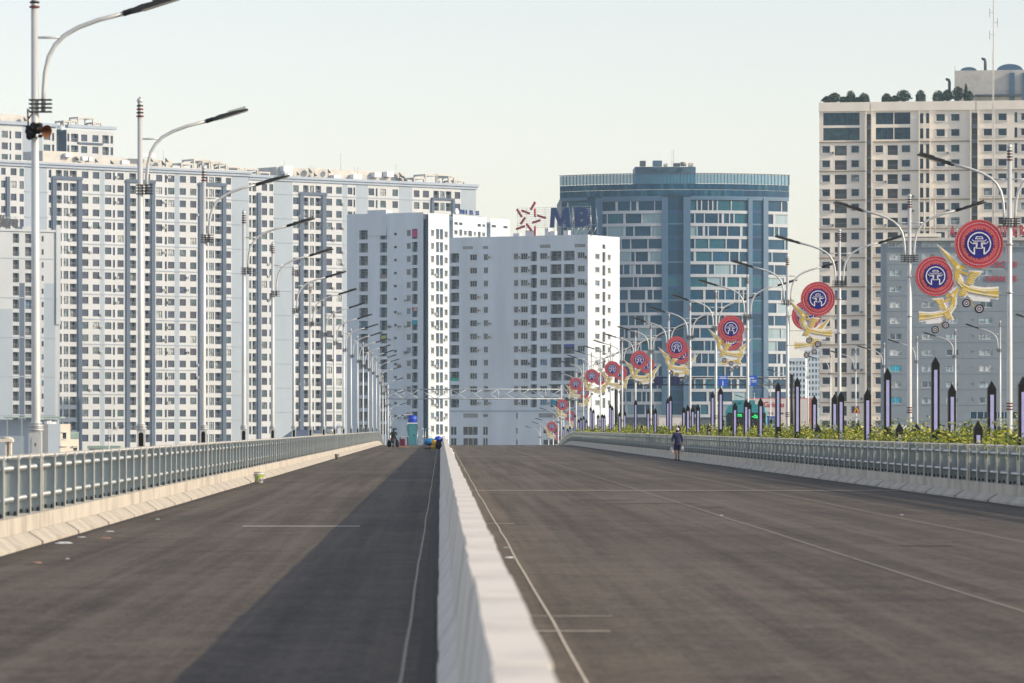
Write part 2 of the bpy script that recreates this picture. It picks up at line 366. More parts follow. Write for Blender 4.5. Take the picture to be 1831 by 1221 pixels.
i = 0; y = -12.
while y < 520:
    place('barrier_segment', segs[i % 7], med, T(.27 + rnd.uniform(-.004, .004), y, zdeck(y) + rnd.uniform(-.004, .003)) @ RZ(rnd.uniform(-.2, .2)))
    y += 3.0; i += 1

# parapets with kerb blocks, posts and pipes
def parapet(side):
    sg = 1 if side == 'right' else -1
    xin = 12.10 if sg > 0 else 5.62                          # foot of the sloping kerb blocks
    y0 = 40. if sg > 0 else 22.; y1 = 540.
    lab = 'grey shaded parapet on the right below the hedge, steel posts with two pipes' if sg > 0 else 'sunlit concrete parapet on the left with steel posts and two pipes'
    t = thing('bridge_parapet', (sg * (xin + .3), y0, 0), lab, 'parapet')
    mb = MB(); ys = [y0]
    while ys[-1] < y1: ys.append(ys[-1] + 4)
    pr = [(xin + .235, -.02), (xin + .245, .40), (xin + .56, .40), (xin + .60, -.02)]
    for a, b in zip(ys, ys[1:]):
        for p, q in zip(pr, pr[1:]):
            mb.face([(sg * p[0], a, zdeck(a) + p[1]), (sg * p[0], b, zdeck(b) + p[1]), (sg * q[0], b, zdeck(b) + q[1]), (sg * q[0], a, zdeck(a) + q[1])])
    mb.face([(sg * p[0], y0, p[1]) for p in pr])
    mb.build('parapet_wall', M['concrete'], t)
    L = 6.3
    kb = MB(); sh = .30                                      # the cuts between the blocks run aslant
    a = [(sg * xin, 0.03, 0), (sg * (xin + .232), .03 + sh * 0, 0), (sg * (xin + .232), .03, .175), (sg * (xin + .20), .03, .175), (sg * xin, .03, .045)]
    b = [(p[0], L - .24, p[2]) for p in a]
    kb.face(a); kb.face(b[::-1])
    for k in range(5): kb.face([a[k], b[k], b[(k + 1) % 5], a[(k + 1) % 5]])
    kbm = kb.mesh('kerb_block', M['concrete']); y = y0 - 1.1 if sg < 0 else y0 + 2.4; y += (58.1 - y0) % L if sg < 0 else 0
    y -= L; yk0 = y
    while y < 520:
        sl = (zdeck(y + L) - zdeck(y)) / L
        place('kerb_block', kbm, t, T(0, y, zdeck(y)) @ Matrix.Rotation(math.atan(sl), 4, 'X') @ RZ(rnd.uniform(-.06, .06))); y += L
    sl_ = MB(); sl_.box(min(sg * (xin + .02), sg * (xin + .19)), max(sg * (xin + .02), sg * (xin + .19)), L - .235, L + .025, .002, .05); slm = sl_.mesh('slot_shade', M['hole'])  # near-black box in each block gap, standing in for the shade there
    y = yk0
    while y < 250: place('slot_shade', slm, t, T(0, y, zdeck(y))); y += L
    xp = xin + .40                                           # post centre
    pm = MB()
    wd = .085
    s_ = sg
    def B(xa, xb, ya, yb, za, zb, mi): pm.box(min(s_ * xa, s_ * xb), max(s_ * xa, s_ * xb), ya, yb, za, zb, mi)
    B(-wd, wd, -.008, .008, .41, 1.20, 0)                    # web plate facing along the road
    B(-wd - .012, -wd, -.05, .05, .41, 1.20, 1)              # flange on the road side
    B(wd, wd + .012, -.05, .05, .41, 1.20, 1)
    B(-wd - .02, wd + .02, -.07, .07, .398, .41, 1)          # base plate
    B(-wd - .03, wd * .2, -.05, .05, 1.20, 1.222, 1); B(-wd - .03, wd * .6, -.06, .06, 1.222, 1.262, 2)
    for bx in (-.045, .045): B(bx - .012, bx + .012, -.05, -.012, .41, .47, 3)
    pmesh = pm.mesh('post', [M['plate'], M['flange'], M['cap'], M['hole']])
    P = 23.7; y = 66.7 if sg < 0 else 94.0; sp = P / 12 if sg < 0 else P / 12.5
    y -= sp * int((y - y0) / sp); k = 0; ref = 66.7 if sg < 0 else 105.3
    while y < 500:
        place('post', pmesh, t, T(sg * xp, y + rnd.uniform(-.02, .02), zdeck(y)) @ Matrix.Rotation(rnd.uniform(-.012, .012), 4, 'Y'))
        if abs(((y - ref + P / 2) % P) - P / 2) < .5: place('post', pmesh, t, T(sg * xp, y - .34, zdeck(y)))
        y += sp
    for zc in (1.07, .64):
        tb = MB(); path = [(sg * xp, yy, zdeck(yy) + zc) for yy in [y0 + 1] + [380, 415, 425, 435, 445, 455, 465, 475, 498]]
        tb.tube(path, .042, 10); tb.build('pipe_rail', M['galv'], t)
    tb = MB(); path = [(sg * (xp - .07), yy, zdeck(yy) + 1.235) for yy in [y0 + 1] + [380, 415, 425, 435, 445, 455, 465, 475, 498]]
    tb.tube(path, .014, 6); tb.build('top_rail', M['pole'], t)
    return t
parL = parapet('left'); parR = parapet('right')

# ---------------------------------------------------------------- street lamps
ARM = [(.125, 6.40), (.135, 6.75), (.155, 7.0), (.21, 7.24), (.31, 7.42), (.45, 7.56), (.66, 7.68), (.96, 7.79), (1.40, 7.90)]
def lamp_parts(t, arms, base=True, stripes=False, H=8.0):
    mb = MB(); mb.tube([(0, 0, .45 if base else 0), (0, 0, 1.5), (0, 0, 3.5), (0, 0, H)], [.072, .07, .065, .052], 12)
    part('pole', mb, M['pole'], t)
    if base:
        mb = MB(); mb.box(-.085, .085, -.085, .085, .36, 1.60, 0)
        for z, r_ in ((1.60, .115), (1.635, .10), (1.66, .112), (1.70, .09)): mb.tube([(0, 0, z), (0, 0, z + .028)], r_, 16, 0)
        b = part('lamp_base', mb, [M['pole']], t)
        hb = MB(); hb.prism([(-.05, 1.24)] + [(.05, 1.24)] + [(.05 * math.cos(R(a)), 1.50 + .05 * math.sin(R(a))) for a in range(0, 181, 30)], -.0865, -.0855)
        h = part('hatch_opening', hb, M['hole'], b)
    if stripes:
        for z in (2.02, 2.09, 2.16): part('stripe', MB().tube([(0, 0, z), (0, 0, z + .03)], .082, 14), M['ringred'], t)
    for sgn in arms:
        a = MB(); a.tube([(sgn * p[0], 0, p[1]) for p in ARM], .034, 10); part('arm', a, M['pole'], t)
        a = MB(); a.tube([(0, 0, 7.53), (sgn * .42, 0, 7.53)], .019, 8); part('brace', a, M['pole'], t)
        hd = MB(); x0, z0, x1, z1 = 1.38, 7.895, 2.20, 8.13
        def q(f, up): return (sgn * (x0 + (x1 - x0) * f - up * .27), z0 + (z1 - z0) * f + up * .96)
        hd.tube([(sgn * 1.34, 0, 7.885), (sgn * 1.50, 0, 7.935)], .046, 10, 0)
        pol = [q(.10, -.03), q(.22, -.035), q(1., -.02), q(1., .01), q(.75, .035), q(.3, .05), q(.14, .03)]
        if sgn < 0: pol = pol[::-1]
        hd.prism(pol, -.12, .12, 0)
        for k in range(12):
            f = .52 + k * .038; c0 = q(f, .03); c1 = q(f + .006, .075)
            hd.box(min(c0[0], c1[0]) - .004, max(c0[0], c1[0]) + .004, -.10, .10, c0[1], c1[1], 0)
        o = part('lamp_head', hd, [M['lamp']], t)
        l = MB(); pol = [q(.3, -.048), q(.98, -.034), q(.98, -.022), q(.3, -.034)]
        l.prism(pol if sgn > 0 else pol[::-1], -.09, .09, 0); part('lens', l, M['lens'], o)
    ext = (min(arms + [0]) * .17 - .085, max(arms + [0]) * .17 + .085)
    for z in (6.40, 6.46, 6.52, 6.58):
        c = MB(); c.box(ext[0], ext[1], -.08, .08, z, z + .018); part('clamp', c, M['lamp'], t)
    f = MB()
    for k in range(4): f.tube([(0, 0, H - .02 + k * .07), (0, 0, H + .005 + k * .07)], .078 - k * .004, 14, 1 if k % 2 == 0 else 2); f.tube([(0, 0, H + .005 + k * .07), (0, 0, H + .05 + k * .07)], .05, 12, 0)
    f.ball((0, 0, H + .31), .065, 12, 3); f.tube([(0, 0, H + .36), (0, 0, H + .39)], [.03, .004], 8, 2)
    part('finial', f, [M['pole'], M['ringred'], M['lamp'], M['pole']], t)
PIT = 23.7
l0 = None
NL = 21
for k in range(NL):
    y = 67.5 + PIT * k; lab = f'single-arm street lamp along the left parapet, {ordn(k)} from the camera'
    Mx = T(-6.10, y, zdeck(y)) @ RZ(rnd.uniform(-3, 3)) @ Matrix.Rotation(rnd.uniform(-.004, .004), 4, 'Y')
    if k == 0:
        # nearest lamp differs: amber tip, closed keyhole hatch, cloth and loudspeaker tied under the arm
        t = thing('street_lamp', Mx, lab, 'street lamp', 'single-arm lamps on the left parapet'); lamp_parts(t, [1])
        for o in list(t.children):
            if o.name.startswith('lamp_base'):
                for h in list(o.children): bpy.data.objects.remove(h)
                hm = MB(); hm.prism([(-.055, 1.20), (.055, 1.20)] + [(.055 * math.cos(R(a)), 1.47 + .055 * math.sin(R(a))) for a in range(0, 181, 20)], -.093, -.0855); part('hatch_door', hm, M['pole'], o)
                hm = MB(); hm.disc(0, 1.40, .013, -.096, -.093, 12); hm.box(-.006, .006, -.096, -.093, 1.36, 1.395); part('keyhole', hm, M['hole'], o)
                hm = MB(); hm.prism([(-.087, 1.115), (.07, 1.135), (-.01, 1.165), (-.087, 1.16)], -.088, -.0855); part('hatch_gap', hm, M['hole'], o)
            if o.name.startswith('finial'):
                am = MB(); am.tube([(0, 0, 8.22), (0, 0, 8.27), (0, 0, 8.40), (0, 0, 8.60), (0, 0, 8.66)], [.03, .055, .075, .03, .004], 10); part('amber_tip', am, M['amber'], o)
        kn = MB()
        for q_ in range(16): kn.ball((rnd.uniform(-.10, .12), rnd.uniform(-.12, -.06), 6.12 + rnd.uniform(-.09, .10)), rnd.uniform(.03, .07), 8, 0, (1, 1, rnd.uniform(.6, 1.3)))
        kn.tube([(-.09, -.09, 6.15), (-.10, -.09, 6.45), (-.03, -.09, 6.38), (-.09, -.09, 6.30)], .012, 6, 0)
        tag(place('cloth_bundle', kn.mesh('cloth_bundle', M['darkcloth']), None, Mx), 'dark rags knotted round the nearest left lamp post under its arm', 'rag')
        hn = MB(); hn.tube([(.06, -.10, 6.14), (.12, -.13, 6.12), (.16, -.16, 6.11), (.20, -.20, 6.10)], [.03, .035, .06, .10], 14, 0, False); hn.tube([(.05, -.10, 6.14), (.08, -.11, 6.135)], .05, 12, 0)
        tag(place('horn_loudspeaker', hn.mesh('horn_loudspeaker', M['rust']), None, Mx), 'small rusty horn loudspeaker strapped to the nearest left lamp post', 'loudspeaker')
    else:
        if l0 is None:
            l0 = thing('street_lamp', Mx, lab, 'street lamp', 'single-arm lamps on the left parapet'); lamp_parts(l0, [1])
        else: dup(l0, Mx, lab)
NR = 21; r0 = None
for k in range(NR):
    y = 110.1 + 23.5 * k; lab = f'double-arm street lamp rising from the right hedge, {ordn(k)} from the camera'
    Mx = T(14.0, y, zdeck(y)) @ RZ(rnd.uniform(-3, 3)) @ Matrix.Scale(1.03, 4)
    if r0 is None:
        r0 = thing('street_lamp', Mx, lab, 'street lamp', 'double-arm lamps along the hedge'); lamp_parts(r0, [-1, 1], base=False, stripes=True)
    else: dup(r0, Mx, lab)
f0 = None
for k in range(11):
    y = 257 + 24.5 * k; lab = f'slim single-arm lamp on the far side of the neighbouring road, {ordn(k)} from the right'
    Mx = T(35.2, y, zdeck(y)) @ RZ(rnd.uniform(-3, 3))
    if f0 is None:
        f0 = thing('street_lamp', Mx, lab, 'street lamp', 'lamps beyond the neighbouring road'); lamp_parts(f0, [-1], base=False)
    else: dup(f0, Mx, lab)
for (x_, D_, h_, lab) in ((965.5, 660, None, 'small two-armed lamp standing beyond the crest in front of the white apartment block'), (195, 620, None, 'small pale lamp standing in front of the left apartment slab')):
    p = px(x_, 764, D_); t = thing('street_lamp', T(p.x, D_, GZ), lab, 'street lamp'); lamp_parts(t, [-1, 1] if x_ > 900 else [1], base=False)

# ---------------------------------------------------------------- emblems on the right-hand lamps
ZP = 403.
def ez(x, y): return ((x - 912) / ZP, (328 - y) / ZP)
def emblem(t):
    cx, cz = ez(605, 328); RR = .60
    mb = MB(); mb.disc(cx, cz, RR, -.10, 0, 48, 0, 1); part('disc', mb, [M['red'], M['pinkr']], t)
    for r_ in (.985, .74, .69):
        mb = MB(); n_ = 40; lo, hi = RR * (r_ - .022), RR * r_; P_ = [(math.cos(2 * math.pi * k / n_), math.sin(2 * math.pi * k / n_)) for k in range(n_)]
        mb.v = [(cx + q * c, y, cz + q * s2) for q, y in ((lo, -.098), (lo, -.112), (hi, -.112), (hi, -.098)) for c, s2 in P_]
        for j in range(3):
            for k in range(n_): mb.f.append((j * n_ + k, j * n_ + (k + 1) % n_, (j + 1) * n_ + (k + 1) % n_, (j + 1) * n_ + k)); mb.m.append(0); mb.s.append(False)
        part('rim_ring', mb, M['pinkr'], t)
    mb = MB()
    for k in range(60):
        a = 2 * math.pi * k / 60; mb.obox(T(cx + RR * .86 * math.cos(a), -.105, cz + RR * .86 * math.sin(a)) @ Matrix.Rotation(-a, 4, 'Y'), .012, .014, .032)
    part('bead_ring', mb, M['white'], t)
    mb = MB()
    for k in range(36):
        if k % 4 == 3: continue
        a = 2 * math.pi * k / 36; mb.obox(T(cx + RR * .635 * math.cos(a), -.105, cz + RR * .635 * math.sin(a)) @ Matrix.Rotation(-a, 4, 'Y'), .05, .014, .026)
    part('dash_ring', mb, M['pinkr'], t)
    mb = MB(); mb.disc(cx, cz, RR * .585, -.118, -.09, 40); bd = part('blue_disc', mb, M['blue'], t)
    mb = MB(); mb.ring(cx, cz, RR * .44, RR * .485, -.130, -.115, 36, 0, -62, 242); part('ring', mb, M['white'], bd)
    g = MB(); S = RR / 415.
    def G(a, b, c, d, wd=17): g.bar((cx + (a - 555) * S, -.123, cz - (b - 460) * S), (cx + (c - 555) * S, -.123, cz - (d - 460) * S), wd * S, .016)
    for s_ in (1, -1):
        def H(a, b, c, d, wd=17): G(555 + s_ * (a - 555), b, 555 + s_ * (c - 555), d, wd)
        H(490, 380, 510, 338); H(432, 388, 462, 414); H(398, 418, 440, 457); H(436, 457, 512, 457); H(505, 457, 505, 522); H(512, 522, 466, 522); H(471, 522, 471, 640, 22)
        H(452, 440, 520, 440, 9); H(522, 440, 522, 505, 9)
    G(502, 340, 608, 340); G(500, 374, 610, 374); G(458, 412, 652, 412); G(500, 534, 610, 534)
    part('gate_symbol', g, M['white'], bd)
    # bird: white back plate, gold feathers on top
    def ribbon(mb, pts, wds, y0, y1, mi):
        P = [Vector(ez(*p)) for p in pts]
        L_, R_ = [], []
        for i, p in enumerate(P):
            d = (P[min(i + 1, len(P) - 1)] - P[max(i - 1, 0)]).normalized(); nn = Vector((-d.y, d.x)); h_ = wds[i] / ZP / 2
            L_.append(p + nn * h_); R_.append(p - nn * h_)
        for i in range(len(P) - 1): mb.prism([R_[i], R_[i + 1], L_[i + 1], L_[i]], y0, y1, mi)
    body = [(395, 570), (385, 620), (395, 680), (435, 735), (510, 780), (590, 798), (660, 808), (730, 812), (800, 814)]
    wid = [42, 46, 50, 56, 58, 56, 62, 76, 92]
    bk = MB()
    ribbon(bk, body, [w_ + 40 for w_ in wid], -.052, -.02, 0)
    bk.prism([ez(183, 325), ez(438, 518), ez(338, 590)], -.054, -.022); bk.disc(*ez(395, 558), .115, -.056, -.024, 20)
    up = [(500, 655), (522, 590), (628, 604), (566, 672), (548, 735), (470, 728)]; lo = [(440, 745), (512, 770), (468, 850), (392, 846)]
    bk.prism([ez(514 + (a - 540) * 1.26 + 20, 660 + (b - 660) * 1.1) for a, b in up], -.058, -.026); bk.prism([ez(453 + (a - 453) * 1.3, 800 + (b - 800) * 1.18) for a, b in lo], -.060, -.028)
    bk.prism([ez(*p) for p in [(500, 812), (530, 808), (570, 848), (720, 860), (712, 902), (545, 892), (490, 838)]], -.050, -.018)
    part('bird_plate', bk, M['white'], t)
    bd_ = MB(); ribbon(bd_, body, wid, -.075, -.05, 0); bd_.prism([ez(206, 350), ez(410, 535), ez(368, 565)], -.076, -.05); bd_.disc(*ez(395, 558), .085, -.08, -.05, 20)
    part('bird_body', bd_, M['gold'], t)
    fe = MB()
    for off in (-.3, .3): ribbon(fe, [(a + 0, b + off * w_) for (a, b), w_ in zip(body[2:], wid[2:])], [13] * 7, -.082, -.07, 0)
    fe.disc(*ez(395, 558), .045, -.086, -.07, 16)
    for k in range(5): fe.bar((*ez(640 + 17 * k, 790)[:1], -.079, ez(0, 790)[1]), (*ez(636 + 17 * k, 826)[:1], -.079, ez(0, 826)[1]), .012, .01)
    part('bird_stripe', fe, M['cream'], t)
    for nm, pl, n_ in (('bird_wing', up, 6), ('bird_wing', lo, 3)):
        wg = MB(); cxm = sum(p[0] for p in pl) / len(pl); czm = sum(p[1] for p in pl) / len(pl)
        wg.prism([ez(cxm + (a - cxm) * .9, czm + (b - czm) * .9) for a, b in pl], -.090, -.06, 0)
        for k in range(n_):
            zz = czm - 52 + 22 * k if n_ > 3 else czm - 18 + 20 * k; c = ez(cxm + 8 - (zz - czm) * .35, zz); wg.obox(T(c[0], -.092, c[1]) @ Matrix.Rotation(R(12), 4, 'Y'), .13, .012, .014, 1)
        part(nm, wg, [M['gold'], M['cream']], t)
    cr = MB()
    for pl in ([(430, 536), (482, 552), (472, 585), (426, 568)], [(428, 588), (500, 618), (492, 645), (420, 612)]): cr.prism([ez(*p) for p in pl], -.074, -.04)
    part('bird_crest', cr, M['gold'], t)
    cr = MB(); cr.prism([ez(*p) for p in [(418, 612), (492, 646), (470, 730), (420, 690)]], -.048, -.03); part('infill_panel', cr, M['lilac'], t)
    for c_, r_ in (((480, 915), .105), ((608, 970), .112)):
        ro = MB(); ro.disc(*ez(*c_), r_, -.09, -.03, 24, 0); o = part('roll', ro, M['black'], t)
        ro = MB(); a_, b_ = ez(*c_); ro.ring(a_, b_, r_ * .48, r_ * .68, -.096, -.088, 20); ro.disc(a_, b_, r_ * .25, -.096, -.088, 12); part('roll_ring', ro, M['lilac'], o)
    sw = MB(); sw.bar((*ez(515, 875)[:1], -.05, ez(0, 875)[1]), (*ez(572, 985)[:1], -.05, ez(0, 985)[1]), .035, .02); part('ribbon', sw, M['gold'], t)
    fr = MB()
    for x0, y0_, x1, y1_ in ((840, 330, 925, 330), (600, 575, 885, 575), (795, 810, 925, 810), (880, 325, 880, 815), (610, 575, 610, 690)): fr.bar((ez(x0, 0)[0], .02, ez(0, y0_)[1]), (ez(x1, 0)[0], .02, ez(0, y1_)[1]), .022, .022)
    for zz in (330, 810): fr.tube([(0, 0, ez(0, zz)[1] - .02), (0, 0, ez(0, zz)[1] + .02)], .085, 14)
    part('bracket', fr, M['galv'], t)
eL = eR = None
for k in range(NR - 1):
    y = 110.1 + 23.5 * k; sd_ = 'left' if k % 2 == 0 else 'right'
    lab = f'red and blue gate emblem with gold bird on the {sd_} of the {ordn(k)} double-arm lamp'
    # the disc always faces the camera; on every other lamp it hangs on the far side of the pole and is mirrored
    Mx = T(14.0, y, zdeck(y) + 6.16)
    if k % 2 == 0:
        if eL is None: eL = thing('street_emblem', Mx, lab, 'emblem', 'emblems hung on the double-arm lamps'); emblem(eL)
        else: dup(eL, Mx, lab)
    else:
        if eR is None:
            eR = thing('street_emblem', Mx, lab, 'emblem', 'emblems hung on the double-arm lamps'); emblem(eR)
            done = set()
            for o in list(eR.children_recursive):
                if o.data.name in done: continue
                done.add(o.data.name); o.data.flip_normals()
                for v in o.data.vertices: v.co.x = -v.co.x
        else: dup(eR, Mx, lab)

# ---------------------------------------------------------------- planter, hedge and light pillars
pl = MB(); ys = [40.]
while ys[-1] < 560: ys.append(ys[-1] + 5)
for a, b in zip(ys, ys[1:]):
    za, zb = zdeck(a), zdeck(b)
    for p, q, m_ in (((12.72, -.6), (12.72, .92), 0), ((12.72, .92), (12.86, .92), 0), ((12.86, .92), (12.86, .80), 0), ((12.86, .80), (14.6, .80), 1), ((14.6, .80), (14.6, .92), 0), ((14.6, .92), (14.72, .92), 0), ((14.72, .92), (14.72, -.6), 0)):
        pl.face([(p[0], a, za + p[1]), (p[0], b, zb + p[1]), (q[0], b, zb + q[1]), (q[0], a, za + q[1])], m_)
tag(pl.build('planter', [M['concrete'], M['soil']]), 'long concrete planter holding the hedge between the two roads', 'planter')
def leaf_obj(name, gen, m):
    V, Fc = [], []
    for (c, s_, up) in gen:
        a = rnd.uniform(0, 6.28); b = rnd.uniform(-.9, .9) + up; e = rnd.uniform(0, 6.28)
        d = Vector((math.cos(a) * math.cos(b), math.sin(a) * math.cos(b), math.sin(b))); u = d.orthogonal().normalized(); u = Matrix.Rotation(e, 3, d) @ u
        n = len(V); V.extend([c - d * s_, c + u * s_ * .42, c + d * s_, c - u * s_ * .42]); Fc.append((n, n + 1, n + 2, n + 3))
    me = bpy.data.meshes.new(name); me.from_pydata([tuple(v) for v in V], [], Fc); me.materials.append(m[0])
    for x in m[1:]: me.materials.append(x)
    me.polygons.foreach_set('material_index', [rnd.randrange(len(m)) for _ in Fc]); me.update()
    return me
def leafm(name, c): 
    m = mat(name, c, .55, 0, .35, 3); b = m.node_tree.nodes['Principled BSDF']; b.inputs['Subsurface Weight'].default_value = 0; return m
LV = [leafm('hedge_leaf_yellow', (.30, .33, .03)), leafm('hedge_leaf_green', (.15, .22, .025)), leafm('hedge_leaf_dark', (.07, .11, .018)), leafm('hedge_leaf_lime', (.40, .40, .05))]
def hedge_gen():
    y = 40.
    hts = random.Random(3)
    ph = [hts.uniform(0, 6.28) for _ in range(6)]
    while y < 470:
        n = int(330 if y < 200 else 190 if y < 320 else 110)
        for _ in range(n):
            x = rnd.uniform(12.75, 14.65); yy = y + rnd.uniform(0, 1)
            top = .74 + .10 * math.sin(yy * .9 + ph[0] + x) + .10 * math.sin(yy * .37 + ph[1]) + .07 * math.sin(yy * 2.3 + ph[2] + 2 * x)
            edge = min(1., (x - 12.70) / .35, (14.7 - x) / .35); top *= .65 + .35 * edge
            h = top * math.sqrt(rnd.random()) * rnd.uniform(.75, 1.12)
            s_ = rnd.uniform(.035, .075) * (1 if y < 220 else 1.35)
            yield Vector((x, yy, zdeck(yy) + .82 + h)), s_, .3
        if rnd.random() < .8:                                    # shoots standing above the rest
            sx = rnd.uniform(12.9, 14.5); sy = y + rnd.random(); hh = rnd.uniform(.75, 1.2) * (1.35 if rnd.random() < .08 else 1)
            for q_ in range(int(24 * hh)):
                f = rnd.random(); yield Vector((sx + f * rnd.uniform(-.1, .1) + .08 * f, sy + rnd.uniform(-.08, .08), zdeck(sy) + .82 + hh * f)), rnd.uniform(.03, .055) * (1 if y < 220 else 1.3), .5
        y += 1.
kind(tag(place('hedge', leaf_obj('hedge', hedge_gen(), LV)), 'yellow-green leafy hedge growing in the planter behind the right parapet', 'hedge'), 'stuff')

PIL = [(1829, 672), (1773, 680), (1748.5, 751), (1702, 685.6), (1672.4, 637), (1639, 756), (1608, 755), (1586.7, 657.5), (1551, 694.6), (1535, 756), (1503.4, 699), (1492, 704), (1462, 757.6), (1456, 706), (1425.5, 673.7),
       (1391, 682.6), (1392, 758), (1360, 710.5), (1339.4, 717), (1334, 713), (1314, 718.6), (1309.6, 757), (1288.4, 691.6), (1274, 698.8), (1267.3, 758), (1248, 721.7), (1238.4, 725), (1230, 723), (1222.6, 727), (1213.6, 759), (1198.8, 705.6), (1194, 711),
       (1171.7, 729), (1169, 732), (1159, 729.5), (1147, 759), (1136.6, 714.5), (1117, 734), (1108, 735.7), (1094.7, 725), (1091, 721), (1080.4, 740), (1076.7, 739), (1069.5, 740), (1061, 731), (1056.3, 727), (1048.5, 749), (1043.6, 743), (1038.7, 745), (1034.6, 748.6), (1028, 739.6), (1019, 761), (1015, 765), (1007.5, 761.7)]
BEH = {1492, 1339.4, 1274, 1238.4, 1222.6, 1194, 1169, 1456, 1702, 1773, 1535, 1639}
pcache = {}
def pillar_meshes(h, D_):
    key = round(h, 1)
    if key in pcache: return pcache[key]
    w_ = .105
    mb = MB(); mb.box(-w_, w_, -w_, w_, 0, h - .20, 0, 't')
    for a, b in (((-w_, -w_), (w_, -w_)), ((w_, -w_), (w_, w_)), ((w_, w_), (-w_, w_)), ((-w_, w_), (-w_, -w_))): mb.face([(*a, h - .20), (*b, h - .20), (0, 0, h)])
    st = MB(); lo = h - .38 - (1.6 if h > 2.6 else 1.35 if h > 1.5 else .5); st.box(-.044, .044, -w_ - .006, -w_ - .001, max(.1, lo), h - .36)
    pcache[key] = (mb.mesh('body', M['black']), st.mesh('light_strip', M['violet'])); return pcache[key]
for i, (x_, yt) in enumerate(PIL):
    lat = 13.75 if x_ in BEH else 12.98 + .12 * math.sin(i * 2.1)
    off = x_ - CX; D_ = FPX * lat / off
    if D_ > 470: lat = 13.2; D_ = min(FPX * lat / off, 560)
    z0 = zdeck(D_) + .78; zt = EYE + (CY - yt) / FPX * D_
    h = max(.7, round(zt - z0, 1))
    sz = 'tall' if h > 2.35 else 'short' if h < 1.3 else 'medium-height'
    t = thing('light_pillar', T(lat, D_, zt - h), f'{sz} black pointed pillar with violet strip in the hedge, {ordn(i)} from the right edge', 'light pillar', 'black light pillars in the hedge')
    bm_, sm_ = pillar_meshes(h, D_); place('body', bm_, t, WM[t]); place('light_strip', sm_, t, WM[t])

